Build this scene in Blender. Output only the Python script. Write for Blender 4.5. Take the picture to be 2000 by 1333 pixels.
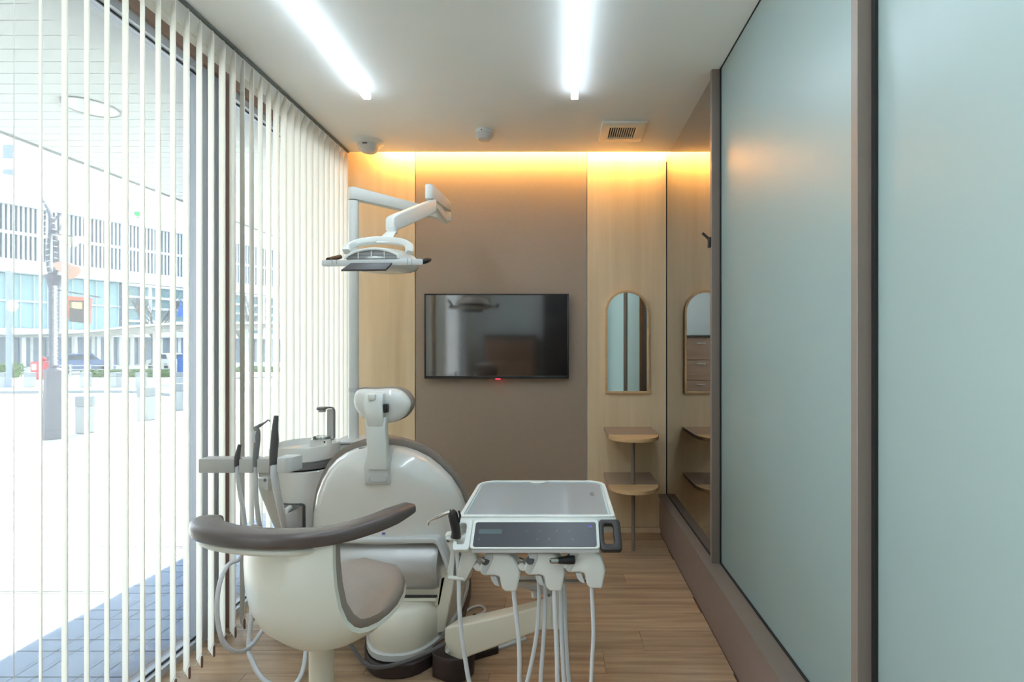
import bpy, bmesh, math, random
from mathutils import Vector, Matrix

for _o in list(bpy.data.objects):
    bpy.data.objects.remove(_o)
scene = bpy.context.scene
COL = scene.collection
random.seed(7)
PI = math.pi

# ------------------------------------------------------------------ camera, world, sun, exposure
CAMH, FPX, VPX, VPY = 1.241, 1000.0, 1096.0, 676.0
cam_data = bpy.data.cameras.new('camera')
cam_data.sensor_width = 36.0
cam_data.lens = 36.0 * FPX / 2000.0
cam_data.shift_x = (1000.0 - VPX) / 2000.0
cam_data.shift_y = (VPY - 666.5) / 2000.0
cam_data.clip_start = 0.02
cam_data.clip_end = 500
cam = bpy.data.objects.new('camera', cam_data)
COL.objects.link(cam)
cam.location = (0, 0, CAMH)
cam.rotation_euler = (PI / 2, 0, 0)
scene.camera = cam

world = bpy.data.worlds.new('sky')
scene.world = world
world.use_nodes = True
wn = world.node_tree.nodes
wl = world.node_tree.links
wn['Background'].inputs[1].default_value = 1.85
wtc = wn.new('ShaderNodeTexCoord')
wsep = wn.new('ShaderNodeSeparateXYZ')
wramp = wn.new('ShaderNodeValToRGB')
wl.new(wtc.outputs['Generated'], wsep.inputs[0])
wl.new(wsep.outputs['Z'], wramp.inputs[0])
wramp.color_ramp.elements[0].position = 0.0
wramp.color_ramp.elements[0].color = (0.93, 0.97, 1.0, 1)
wramp.color_ramp.elements[1].position = 0.9
wramp.color_ramp.elements[1].color = (0.62, 0.79, 1.0, 1)
wl.new(wramp.outputs[0], wn['Background'].inputs[0])

sun_data = bpy.data.lights.new('sun', 'SUN')
sun_data.energy = 5.4
sun_data.angle = math.radians(0.3)
sun_data.color = (1.0, 0.96, 0.9)
sun = bpy.data.objects.new('sun', sun_data)
COL.objects.link(sun)
sun.rotation_euler = Vector((0.455, -1.58, -1.0)).to_track_quat('-Z', 'Y').to_euler()
sun.location = (-6, 14, 12)

vs = scene.view_settings
vs.view_transform = 'Standard'
vs.look = 'None'
vs.gamma = 1.0
vs.use_curve_mapping = False
vs.exposure = 1.9
scene.cycles.use_denoising = True
scene.cycles.max_bounces = 10
scene.cycles.diffuse_bounces = 6
scene.cycles.glossy_bounces = 5
scene.cycles.transparent_max_bounces = 24
scene.cycles.sample_clamp_indirect = 8.0
scene.cycles.caustics_reflective = False
scene.cycles.caustics_refractive = False

# ------------------------------------------------------------------ helpers
V = Vector

def P(px, py, Y):
    return V(((px - VPX) * Y / FPX, Y, CAMH - (py - VPY) * Y / FPX))

def PX(px, Y):
    return (px - VPX) * Y / FPX

def PZ(py, Y):
    return CAMH - (py - VPY) * Y / FPX

ORG = {}

def vf_join(*vfs):
    vs_, fs = [], []
    for v, f in vfs:
        n = len(vs_)
        vs_ += list(v)
        fs += [tuple(i + n for i in t) for t in f]
    return vs_, fs

def mesh_from(name, vf, smooth=True, angle=35):
    me = bpy.data.meshes.new(name)
    me.from_pydata([tuple(v) for v in vf[0]], [], vf[1])
    bm = bmesh.new()
    bm.from_mesh(me)
    bmesh.ops.recalc_face_normals(bm, faces=bm.faces)
    bm.to_mesh(me)
    bm.free()
    if smooth:
        me.polygons.foreach_set('use_smooth', [True] * len(me.polygons))
        me.set_sharp_from_angle(angle=math.radians(angle))
    me.update()
    return me

def bbox_base(vf):
    xs = [v[0] for v in vf[0]]; ys = [v[1] for v in vf[0]]; zs = [v[2] for v in vf[0]]
    return V(((min(xs) + max(xs)) / 2, (min(ys) + max(ys)) / 2, min(zs)))

def tag(o, label=None, cat=None, group=None, kind=None):
    if label: o['label'] = label
    if cat: o['category'] = cat
    if group: o['group'] = group
    if kind: o['kind'] = kind
    return o

def thing(name, label, cat, loc, group=None):
    o = bpy.data.objects.new(name, None)
    COL.objects.link(o)
    o.location = loc
    o.empty_display_size = 0.1
    ORG[o.name] = V(loc)
    return tag(o, label, cat, group)

def part(name, vf, mat, parent=None, smooth=True, angle=35, label=None):
    """a mesh whose vertices are given in world space; its origin is that of its thing"""
    org = ORG[parent.name] if parent else bbox_base(vf)
    vs_ = [V(v) - org for v in vf[0]]
    me = mesh_from(name, (vs_, vf[1]), smooth, angle)
    me.materials.append(mat)
    o = bpy.data.objects.new(name, me)
    COL.objects.link(o)
    if parent:
        o.parent = parent
    else:
        o.location = org
    ORG[o.name] = org
    if label: o['label'] = label
    return o

def solo(name, vf, mat, label, cat, group=None, smooth=True, angle=35):
    return tag(part(name, vf, mat, None, smooth, angle), label, cat, group)

def struct(name, vf, mat, parent=None, smooth=False):
    o = part(name, vf, mat, parent, smooth)
    if not parent: o['kind'] = 'structure'
    return o

def copy_tree(o, parent=None, offset=None):
    c = o.copy()
    COL.objects.link(c)
    if parent: c.parent = parent
    if offset is not None: c.location = o.location + V(offset)
    for ch in list(o.children):
        copy_tree(ch, c)
    return c

def box(lo, hi, r=0.0, seg=2):
    x0, y0, z0 = lo; x1, y1, z1 = hi
    vs_ = [(x0, y0, z0), (x1, y0, z0), (x1, y1, z0), (x0, y1, z0), (x0, y0, z1), (x1, y0, z1), (x1, y1, z1), (x0, y1, z1)]
    fs = [(0, 3, 2, 1), (4, 5, 6, 7), (0, 1, 5, 4), (1, 2, 6, 5), (2, 3, 7, 6), (3, 0, 4, 7)]
    if r <= 0:
        return vs_, fs
    return bev((vs_, fs), r, seg)

def bev(vf, r, seg=2, angle=30):
    bm = bmesh.new()
    bv = [bm.verts.new(v) for v in vf[0]]
    for f in vf[1]:
        try: bm.faces.new([bv[i] for i in f])
        except ValueError: pass
    bmesh.ops.recalc_face_normals(bm, faces=bm.faces)
    es = [e for e in bm.edges if len(e.link_faces) == 2 and e.calc_face_angle(0) > math.radians(angle)]
    bmesh.ops.bevel(bm, geom=es, offset=r, segments=seg, profile=0.5, affect='EDGES', clamp_overlap=True)
    bm.verts.index_update()
    out = [v.co.copy() for v in bm.verts], [tuple(v.index for v in f.verts) for f in bm.faces]
    bm.free()
    return out

def xform(vf, m):
    return [m @ V(v) for v in vf[0]], vf[1]

def rotz(vf, a, c):
    c = V(c)
    m = Matrix.Translation(c) @ Matrix.Rotation(a, 4, 'Z') @ Matrix.Translation(-c)
    return xform(vf, m)

def rot(vf, a, axis, c):
    c = V(c)
    m = Matrix.Translation(c) @ Matrix.Rotation(a, 4, V(axis)) @ Matrix.Translation(-c)
    return xform(vf, m)

def loft(rings, cap=True, closed=True):
    n = len(rings[0])
    vs_ = [V(p) for r in rings for p in r]
    fs = []
    for i in range(len(rings) - 1):
        for j in range(n if closed else n - 1):
            k = (j + 1) % n
            fs.append((i * n + j, i * n + k, (i + 1) * n + k, (i + 1) * n + j))
    if cap:
        fs.append(tuple(range(n)))
        fs.append(tuple((len(rings) - 1) * n + j for j in range(n)))
    return vs_, fs

def spline(pts, sub=6):
    pts = [V(p) for p in pts]
    if len(pts) < 3 or sub <= 1:
        return pts
    out = []
    for i in range(len(pts) - 1):
        p0 = pts[max(i - 1, 0)]; p1 = pts[i]; p2 = pts[i + 1]; p3 = pts[min(i + 2, len(pts) - 1)]
        for k in range(sub):
            t = k / sub
            out.append(0.5 * ((2 * p1) + (p2 - p0) * t + (2 * p0 - 5 * p1 + 4 * p2 - p3) * t * t + (3 * p1 - p0 - 3 * p2 + p3) * t ** 3))
    out.append(pts[-1])
    return out

def frames(pts):
    ts = []
    for i in range(len(pts)):
        a = pts[max(i - 1, 0)]; b = pts[min(i + 1, len(pts) - 1)]
        ts.append((b - a).normalized())
    up = V((0, 0, 1)) if abs(ts[0].z) < 0.9 else V((0, 1, 0))
    u = (up - ts[0] * up.dot(ts[0])).normalized()
    res = []
    for t in ts:
        u = (u - t * u.dot(t)).normalized()
        res.append((t, u, t.cross(u)))
    return res

def tube(pts, r, n=10, sub=6, cap=True):
    """round tube along a smooth path; r is a number or one radius per control point"""
    npt = len(pts)
    path = spline(pts, sub)
    if isinstance(r, (int, float)):
        rs = [r] * len(path)
    else:
        rs = []
        for i in range(len(path)):
            t = i / (len(path) - 1) * (npt - 1)
            k = min(int(t), npt - 2)
            rs.append(r[k] + (r[k + 1] - r[k]) * (t - k))
    rings = []
    for p, (t, u, w), q in zip(path, frames(path), rs):
        rings.append([p + (u * math.cos(2 * PI * j / n) + w * math.sin(2 * PI * j / n)) * q for j in range(n)])
    return loft(rings, cap)

def sweep(pts, sect, sub=6, up=(0, 0, 1), scale=None):
    """sweep a closed 2-D section (side, up) along a path, keeping 'up' up"""
    npt = len(pts)
    path = spline(pts, sub)
    rings = []
    for i, p in enumerate(path):
        a = path[max(i - 1, 0)]; b = path[min(i + 1, len(path) - 1)]
        t = (b - a).normalized()
        s = t.cross(V(up)).normalized()
        w = s.cross(t).normalized()
        k = 1.0
        if scale:
            f = i / (len(path) - 1) * (len(scale) - 1)
            j = min(int(f), len(scale) - 2)
            k = scale[j] + (scale[j + 1] - scale[j]) * (f - j)
        rings.append([p + s * q[0] * k + w * q[1] * k for q in sect])
    return loft(rings)

def rrect(w, h, r, n=4, cx=0.0, cy=0.0):
    """rounded rectangle outline, counter-clockwise"""
    out = []
    for (sx, sy, a0) in ((1, 1, 0), (-1, 1, 90), (-1, -1, 180), (1, -1, 270)):
        for k in range(n + 1):
            a = math.radians(a0 + 90 * k / n)
            out.append((cx + sx * (w / 2 - r) + r * math.cos(a), cy + sy * (h / 2 - r) + r * math.sin(a)))
    return out

def lathe(prof, c, n=32, axis='Z', cap=True):
    c = V(c)
    rings = []
    for (r, h) in prof:
        ring = []
        for j in range(n):
            a = 2 * PI * j / n
            if axis == 'Z': ring.append(c + V((r * math.cos(a), r * math.sin(a), h)))
            elif axis == 'X': ring.append(c + V((h, r * math.cos(a), r * math.sin(a))))
            else: ring.append(c + V((r * math.cos(a), h, r * math.sin(a))))
        rings.append(ring)
    return loft(rings, cap)

def cyl(a, b, r, n=16):
    return tube([a, b], r, n, 1)

def prism(poly, o, u, v, w, bevel=0.0, seg=2):
    """extrude the outline poly, (u, v) coordinates from o, along the vector w"""
    o, u, v, w = V(o), V(u), V(v), V(w)
    a = [o + u * p[0] + v * p[1] for p in poly]
    vf = loft([a, [p + w for p in a]])
    return bev(vf, bevel, seg) if bevel > 0 else vf

def ring_prism(outer, inner, w):
    """frame between two equal-count closed 3-D loops, thickness vector w"""
    w = V(w)
    n = len(outer)
    o0 = [V(p) for p in outer]; i0 = [V(p) for p in inner]
    vs_ = o0 + i0 + [p + w for p in o0] + [p + w for p in i0]
    fs = []
    for j in range(n):
        k = (j + 1) % n
        fs += [(j, k, n + k, n + j), (2 * n + j, 3 * n + j, 3 * n + k, 2 * n + k), (j, 2 * n + j, 2 * n + k, k), (n + j, n + k, 3 * n + k, 3 * n + j)]
    return vs_, fs

def pxpoly(pts, Y, dY, bevel=0.0, seg=2):
    """outline in photo pixels at depth Y, extruded dY metres away from the viewer"""
    a = [P(x, y, Y) for x, y in pts]
    vf = loft([a, [p + V((0, dY, 0)) for p in a]])
    return bev(vf, bevel, seg) if bevel > 0 else vf

def puff(pts, steps):
    """outline (3-D points in one XZ plane) -> domed solid; steps = [(scale, dY)]"""
    c = sum((V(p) for p in pts), V()) / len(pts)
    rings = [[c + (V(p) - c) * s + V((0, dy, 0)) for p in pts] for s, dy in steps]
    return loft(rings)

# ------------------------------------------------------------------ materials
def lin(c):
    return tuple(((x / 255) / 12.92 if x / 255 <= 0.04045 else (((x / 255) + 0.055) / 1.055) ** 2.4) for x in c) + (1.0,)

def mat(name, rgb, rough=0.5, metal=0.0, spec=0.5, coat=0.0, vary=0.0, scale=8.0, bump=0.0, emit=None, estr=0.0):
    m = bpy.data.materials.new(name)
    m.use_nodes = True
    nt = m.node_tree
    b = nt.nodes['Principled BSDF']
    col = lin(rgb)
    b.inputs['Base Color'].default_value = col
    b.inputs['Roughness'].default_value = rough
    b.inputs['Metallic'].default_value = metal
    b.inputs['Specular IOR Level'].default_value = spec
    b.inputs['Coat Weight'].default_value = coat
    b.inputs['Coat Roughness'].default_value = 0.05
    if emit:
        b.inputs['Emission Color'].default_value = lin(emit)
        b.inputs['Emission Strength'].default_value = estr
    if vary or bump:
        tc = nt.nodes.new('ShaderNodeTexCoord')
        nz = nt.nodes.new('ShaderNodeTexNoise')
        nz.inputs['Scale'].default_value = scale
        nz.inputs['Detail'].default_value = 4
        nt.links.new(tc.outputs['Object'], nz.inputs['Vector'])
        if vary:
            rp = nt.nodes.new('ShaderNodeValToRGB')
            rp.color_ramp.elements[0].position = 0.3
            rp.color_ramp.elements[1].position = 0.7
            rp.color_ramp.elements[0].color = tuple(x * (1 - vary) for x in col[:3]) + (1,)
            rp.color_ramp.elements[1].color = tuple(min(1, x * (1 + vary)) for x in col[:3]) + (1,)
            nt.links.new(nz.outputs['Fac'], rp.inputs[0])
            nt.links.new(rp.outputs[0], b.inputs['Base Color'])
        if bump:
            bp = nt.nodes.new('ShaderNodeBump')
            bp.inputs['Strength'].default_value = bump
            bp.inputs['Distance'].default_value = 0.002
            nt.links.new(nz.outputs['Fac'], bp.inputs['Height'])
            nt.links.new(bp.outputs[0], b.inputs['Normal'])
    return m

def wood(name, dark, light, grain=(60, 60, 1.5), rough=0.45, perobj=0.0, bumps=0.05):
    """long-grain wood: noise stretched along one axis; perobj = brightness spread from object to object"""
    m = bpy.data.materials.new(name)
    m.use_nodes = True
    nt = m.node_tree; L = nt.links
    b = nt.nodes['Principled BSDF']
    b.inputs['Roughness'].default_value = rough
    tc = nt.nodes.new('ShaderNodeTexCoord')
    mp = nt.nodes.new('ShaderNodeMapping')
    mp.inputs['Scale'].default_value = grain
    oi = nt.nodes.new('ShaderNodeObjectInfo')
    mul = nt.nodes.new('ShaderNodeMath'); mul.operation = 'MULTIPLY'; mul.inputs[1].default_value = 37.0 if perobj else 0.0
    cb = nt.nodes.new('ShaderNodeCombineXYZ')
    add = nt.nodes.new('ShaderNodeVectorMath'); add.operation = 'ADD'
    L.new(oi.outputs['Random'], mul.inputs[0])
    for k in range(3): L.new(mul.outputs[0], cb.inputs[k])
    L.new(tc.outputs['Object'], mp.inputs['Vector'])
    L.new(mp.outputs[0], add.inputs[0]); L.new(cb.outputs[0], add.inputs[1])
    nz = nt.nodes.new('ShaderNodeTexNoise')
    nz.inputs['Scale'].default_value = 1.0
    nz.inputs['Detail'].default_value = 6
    nz.inputs['Roughness'].default_value = 0.6
    nz.inputs['Distortion'].default_value = 0.4
    L.new(add.outputs[0], nz.inputs['Vector'])
    rp = nt.nodes.new('ShaderNodeValToRGB')
    rp.color_ramp.elements[0].position = 0.25
    rp.color_ramp.elements[1].position = 0.75
    rp.color_ramp.elements[0].color = lin(dark)
    rp.color_ramp.elements[1].color = lin(light)
    L.new(nz.outputs['Fac'], rp.inputs[0])
    hsv = nt.nodes.new('ShaderNodeHueSaturation')
    mr = nt.nodes.new('ShaderNodeMapRange')
    mr.inputs['To Min'].default_value = 1 - perobj
    mr.inputs['To Max'].default_value = 1 + perobj
    L.new(oi.outputs['Random'], mr.inputs['Value'])
    L.new(mr.outputs[0], hsv.inputs['Value'])
    L.new(rp.outputs[0], hsv.inputs['Color'])
    L.new(hsv.outputs[0], b.inputs['Base Color'])
    bp = nt.nodes.new('ShaderNodeBump')
    bp.inputs['Strength'].default_value = bumps
    bp.inputs['Distance'].default_value = 0.001
    L.new(nz.outputs['Fac'], bp.inputs['Height'])
    L.new(bp.outputs[0], b.inputs['Normal'])
    return m

def glass(name, tint=(1, 1, 1), base=0.03, gain=1.0, rough=0.0):
    """pane: light passes straight through, reflection by angle"""
    m = bpy.data.materials.new(name)
    m.use_nodes = True
    nt = m.node_tree; L = nt.links
    nt.nodes.remove(nt.nodes['Principled BSDF'])
    out = nt.nodes['Material Output']
    tr = nt.nodes.new('ShaderNodeBsdfTransparent'); tr.inputs[0].default_value = tuple(tint) + (1,)
    gl = nt.nodes.new('ShaderNodeBsdfGlossy'); gl.inputs['Roughness'].default_value = rough
    fr = nt.nodes.new('ShaderNodeFresnel'); fr.inputs['IOR'].default_value = 1.5
    ma = nt.nodes.new('ShaderNodeMath'); ma.operation = 'MULTIPLY_ADD'; ma.use_clamp = True
    ma.inputs[1].default_value = gain; ma.inputs[2].default_value = base
    mx = nt.nodes.new('ShaderNodeMixShader')
    L.new(fr.outputs[0], ma.inputs[0]); L.new(ma.outputs[0], mx.inputs[0])
    L.new(tr.outputs[0], mx.inputs[1]); L.new(gl.outputs[0], mx.inputs[2])
    L.new(mx.outputs[0], out.inputs[0])
    return m

def emitter(name, rgb, strength):
    m = bpy.data.materials.new(name)
    m.use_nodes = True
    b = m.node_tree.nodes['Principled BSDF']
    b.inputs['Base Color'].default_value = lin(rgb)
    b.inputs['Emission Color'].default_value = lin(rgb)
    b.inputs['Emission Strength'].default_value = strength
    return m

def fabric_slat(name, rgb, trans):
    m = bpy.data.materials.new(name)
    m.use_nodes = True
    nt = m.node_tree; L = nt.links
    nt.nodes.remove(nt.nodes['Principled BSDF'])
    df = nt.nodes.new('ShaderNodeBsdfDiffuse'); df.inputs[0].default_value = lin(rgb)
    tl = nt.nodes.new('ShaderNodeBsdfTranslucent'); tl.inputs[0].default_value = lin(rgb)
    mx = nt.nodes.new('ShaderNodeMixShader'); mx.inputs[0].default_value = trans
    tc = nt.nodes.new('ShaderNodeTexCoord')
    nz = nt.nodes.new('ShaderNodeTexNoise'); nz.inputs['Scale'].default_value = 400
    bp = nt.nodes.new('ShaderNodeBump'); bp.inputs['Strength'].default_value = 0.06; bp.inputs['Distance'].default_value = 0.001
    L.new(tc.outputs['Object'], nz.inputs['Vector']); L.new(nz.outputs['Fac'], bp.inputs['Height'])
    L.new(bp.outputs[0], df.inputs['Normal'])
    L.new(df.outputs[0], mx.inputs[1]); L.new(tl.outputs[0], mx.inputs[2])
    L.new(mx.outputs[0], nt.nodes['Material Output'].inputs[0])
    return m

MT = dict(
    ceiling=mat('ceiling_paint', (242, 244, 241), 0.6, spec=0.3, vary=0.01, scale=3),
    white_wall=mat('white_wall_paint', (225, 228, 226), 0.6, vary=0.01),
    ash=wood('ash_veneer', (224, 196, 157), (240, 217, 180), (14, 14, 0.8), 0.45),
    shelf_wood=wood('shelf_wood', (208, 168, 118), (232, 196, 148), (3, 30, 30), 0.4),
    floor=wood('floor_plank_oak', (138, 112, 88), (202, 172, 140), (1.6, 30, 30), 0.33, perobj=0.10, bumps=0.03),
    subfloor=mat('floor_joint', (96, 74, 56), 0.6),
    taupe=mat('taupe_laminate', (166, 147, 130), 0.5, vary=0.02, scale=40, bump=0.03),
    bronze=mat('bronze_frame', (126, 113, 104), 0.42, vary=0.015, scale=30),
    bronze_panel=mat('brown_wall_panel', (132, 114, 108), 0.42, vary=0.015, scale=20),
    brown_trim=mat('brown_window_trim', (140, 112, 98), 0.5),
    cream=mat('cream_bulkhead', (228, 220, 205), 0.55),
    gasket=mat('black_gasket', (28, 27, 28), 0.5),
    alu=mat('window_aluminium', (176, 180, 188), 0.4, metal=0.3),
    frost=mat('frosted_glass', (136, 152, 149), 0.35, spec=0.6),
    bronze_glass=glass('bronze_tinted_glass', (0.80, 0.72, 0.6), 0.55, 1.0),
    pane=glass('clear_pane', (0.97, 0.99, 0.98), 0.0, 0.8),
    slat=fabric_slat('blind_slat_fabric', (236, 234, 227), 0.42),
    rail=mat('blind_rail', (92, 98, 92), 0.45),
    slat_weight=mat('slat_weight_brown', (128, 98, 84), 0.5),
    cord=mat('blind_cord_white', (222, 224, 226), 0.5),
    led=emitter('led_diffuser', (226, 242, 255), 10.5),
    led_side=emitter('led_opal_side', (226, 242, 255), 0.8),
    cove=emitter('cove_led_warm', (255, 198, 112), 40.0),
    wplastic=mat('white_plastic', (226, 228, 224), 0.32, coat=0.15, vary=0.008),
    gloss=mat('gloss_white_shell', (226, 225, 221), 0.14, coat=0.6, vary=0.006),
    cream_plastic=mat('cream_white_plastic', (226, 222, 208), 0.35, coat=0.1),
    stool_shell=mat('stool_shell_white', (228, 228, 217), 0.3, coat=0.2),
    greyw=mat('pale_grey_plastic', (204, 206, 206), 0.35),
    silver=mat('satin_silver', (190, 190, 190), 0.38, metal=0.45),
    steel=mat('chrome_steel', (190, 188, 184), 0.22, metal=1.0),
    dgrey=mat('dark_grey_plastic', (84, 82, 84), 0.42),
    mid_grey=mat('grey_plastic', (128, 128, 130), 0.4),
    charcoal=mat('charcoal_handle', (40, 35, 34), 0.42),
    black=mat('black_plastic', (24, 23, 24), 0.35),
    taupe_leather=mat('taupe_leather', (148, 137, 129), 0.36, vary=0.02, scale=90, bump=0.08),
    arm_leather=mat('dark_taupe_armrest', (92, 82, 80), 0.27, vary=0.02, scale=120, bump=0.08),
    dbrown=mat('dark_brown_plastic', (52, 40, 40), 0.4),
    panel_dark=mat('control_panel_film', (66, 66, 72), 0.3),
    lcd=mat('lcd_window', (92, 106, 110), 0.25),
    traymat=mat('grey_tray_mat', (158, 162, 164), 0.32, coat=0.1),
    tray_edge=mat('tray_mat_edge', (196, 216, 220), 0.2),
    logo_blue=mat('logo_blue', (92, 92, 200), 0.4),
    logo_grey=mat('logo_lettering', (150, 150, 165), 0.4),
    hose=mat('pale_hose', (214, 216, 220), 0.4),
    screen=mat('tv_screen_glass', (10, 10, 12), 0.08, spec=1.0, coat=1.0),
    tvframe=mat('tv_bezel', (40, 36, 38), 0.35),
    red_led=emitter('red_standby_led', (255, 40, 60), 2.0),
    mirror=mat('mirror_silver', (238, 244, 242), 0.01, metal=1.0),
    porcelain=mat('basin_ceramic', (224, 224, 220), 0.12, coat=0.5),
    clear=glass('clear_cup_ring', (0.92, 0.95, 0.95), 0.12, 1.0),
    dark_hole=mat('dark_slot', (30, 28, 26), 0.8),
    vent=mat('vent_cover', (232, 228, 218), 0.45),
    cabinet=wood('back_cabinet_wood', (120, 92, 74), (146, 114, 94), (2, 20, 20), 0.45),
    dcab=mat('dark_cabinet', (46, 38, 34), 0.5),
)
MT['screen'].node_tree.nodes['Principled BSDF'].inputs['Coat IOR'].default_value = 2.2
MT['screen'].node_tree.nodes['Principled BSDF'].inputs['Coat Roughness'].default_value = 0.06

# ------------------------------------------------------------------ the room
H, D, DC = 2.4917, 3.40, 3.30        # ceiling height, back wall, ceiling edge at the cove
XW, XR, YF = -1.48, 0.725, -1.8      # window frame plane, frosted glass plane, wall behind the camera
SILL = 0.258

floor = struct('floor', box((-1.62, YF, -0.10), (1.6, D, -0.004)), MT['subfloor'])
PW, PL = 0.148, 0.92
plank_me = {}
row = 0
yy = 0.9
random.seed(3)
while yy < D - 0.001:
    y1 = min(yy + PW, D)
    xx = -1.50 - [0.0, 0.34, 0.61, 0.17][row % 4]
    while xx < 0.655:
        x0 = max(xx, -1.50); x1 = min(xx + PL, 0.655)
        if x1 - x0 > 0.02:
            key = (round(x1 - x0, 3), round(y1 - yy, 3))
            if key not in plank_me:
                g = 0.0007
                me = mesh_from('plank', bev(box((g, g, -0.004), (key[0] - g, key[1] - g, 0.0)), 0.0006, 1), False)
                me.materials.append(MT['floor'])
                plank_me[key] = me
            o = bpy.data.objects.new('plank', plank_me[key])
            COL.objects.link(o)
            o.parent = floor
            o.location = V((x0, yy, 0)) - ORG[floor.name]
        xx += PL
    row += 1
    yy += PW
struct('floor_behind', box((-1.50, YF, -0.004), (0.655, 0.8995, 0.0)), MT['floor'])
bpy.data.objects['floor_behind'].name = 'floor_2'
struct('floor_corridor', box((0.735, YF, -0.004), (1.6, D, 0.0)), MT['floor'])
bpy.data.objects['floor_corridor'].name = 'floor_3'

struct('ceiling', box((-1.62, YF, H), (1.6, DC, H + 0.12)), MT['ceiling'])
struct('ceiling_cove', vf_join(box((-1.62, DC - 0.3, H + 0.34), (1.6, D + 0.12, H + 0.40)), box((-1.62, DC - 0.3, H + 0.12), (1.6, DC - 0.24, H + 0.34))), MT['ceiling'])
bpy.data.objects['ceiling_cove'].name = 'ceiling_2'
# thin dark groove line where the ceiling meets the glass wall
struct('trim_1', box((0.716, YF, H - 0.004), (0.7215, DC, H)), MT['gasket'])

wb = struct('wall_back', box((-1.62, D + 0.02, -0.1), (1.6, D + 0.14, H + 0.40)), MT['white_wall'])
def wpanel(x0, x1, m, y=D, z0=0.037):
    part('wall_panel', box((x0, y, z0), (x1, D + 0.02, H + 0.34), 0.0015, 1), m, wb)
wpanel(-1.52, PX(810, D), MT['ash'])
wpanel(PX(811.5, D), PX(1145.5, D), MT['taupe'], D + 0.004)
wpanel(PX(1147.5, D), 0.70, MT['ash'])
wpanel(0.704, 1.58, MT['ash'])
struct('baseboard_back', box((-1.48, D - 0.002, 0.0), (0.651, D + 0.02, 0.034), 0.001, 1), MT['ash'])

# right side: low panelled base, sill, posts, glass
struct('wall_right', vf_join(box((0.657, YF, 0.0), (0.73, D, 0.03)), box((0.651, YF, 0.034), (0.73, D, 0.236))), MT['bronze_panel'])
struct('trim_2', box((0.645, YF, 0.239), (0.738, D, SILL), 0.0012, 1), MT['bronze'])
struct('trim_3', box((0.68, 2.312, SILL), (0.728, 2.338, H), 0.0012, 1), MT['bronze'])
struct('trim_4', box((0.68, 1.176, SILL), (0.722, 1.202, H), 0.0012, 1), MT['bronze'])
w3 = struct('window_3', vf_join(box((0.7205, 1.205, SILL + 0.003), (0.7335, 2.308, H - 0.004))), MT['frost'])
part('gasket', vf_join(box((0.7155, 1.206, SILL), (0.7200, 2.308, SILL + 0.009)), box((0.7155, 2.300, SILL), (0.7200, 2.311, H - 0.004)), box((0.716, 1.203, SILL), (0.7200, 1.208, H - 0.004))), MT['gasket'], w3, False)
w4 = struct('window_4', box((0.7205, YF + 0.05, SILL + 0.003), (0.7335, 1.170, H - 0.004)), MT['frost'])
part('gasket', vf_join(box((0.7155, YF + 0.05, SILL), (0.7200, 1.165, SILL + 0.009)), box((0.712, 1.163, SILL), (0.7200, 1.175, H - 0.004))), MT['gasket'], w4, False)
w5 = struct('window_5', box((0.699, 2.339, SILL + 0.003), (0.707, D - 0.006, H - 0.004)), MT['bronze_glass'])
part('gasket', vf_join(box((0.6965, 2.345, SILL), (0.699, D - 0.008, SILL + 0.006)), box((0.6955, D - 0.0075, SILL), (0.7065, D - 0.0005, H - 0.03))), MT['gasket'], w5, False)
struct('wall_corridor', box((1.58, YF, -0.1), (1.70, D + 0.14, H + 0.4)), MT['white_wall'])
bpy.data.objects['wall_corridor'].name = 'wall_far_right'

# wall behind the camera (seen in the television and the mirror)
struct('wall_front', box((-1.62, YF - 0.12, -0.1), (1.7, YF, H + 0.4)), MT['white_wall'])

# window side
MY0, MY1 = 2.135, 2.285               # post between the two windows
struct('wall_left', vf_join(
    box((-1.60, YF, 2.448), (XW, D, H + 0.12)),
    box((-1.60, YF, -0.1), (XW, YF + 0.5, 2.448)),
    box((-1.60, D - 0.06, -0.1), (XW, D, 2.448))), MT['cream'])
struct('trim_5', box((-1.56, YF + 0.5, 2.408), (XW + 0.006, D - 0.06, 2.448), 0.001, 1), MT['brown_trim'])
struct('trim_6', box((-1.50, MY1 - 0.032, 0.0), (XW + 0.02, MY1 + 0.004, 2.408), 0.001, 1), MT['brown_trim'])
def window(name, y0, y1):
    f = 0.028
    o = struct(name, vf_join(
        box((-1.555, y0, 0.0), (-1.495, y1, 0.028)), box((-1.555, y0, 2.375), (-1.495, y1, 2.408)),
        box((-1.555, y0, 0.028), (-1.495, y0 + f, 2.375)), box((-1.555, y1 - f, 0.028), (-1.495, y1, 2.375))), MT['alu'])
    part('pane', box((-1.533, y0 + f - 0.006, 0.024), (-1.523, y1 - f + 0.006, 2.380)), MT['pane'], o, False)
    g = 0.006
    part('gasket', vf_join(box((-1.522, y0 + f, 0.028), (-1.516, y1 - f, 0.028 + g)), box((-1.522, y0 + f, 2.375 - g), (-1.516, y1 - f, 2.375))), MT['gasket'], o, False)
    return o
window('window_1', YF + 0.5, MY0 + 0.028)
window('window_2', MY1 - 0.055, D - 0.06)
struct('trim_7', box((-1.552, MY0 + 0.029, 0.0), (-1.50, MY0 + 0.042, 2.408)), MT['gasket'])
struct('trim_8', box((-1.552, MY0 + 0.043, 0.0), (-1.497, MY1 - 0.056, 2.408)), MT['alu'])

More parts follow.
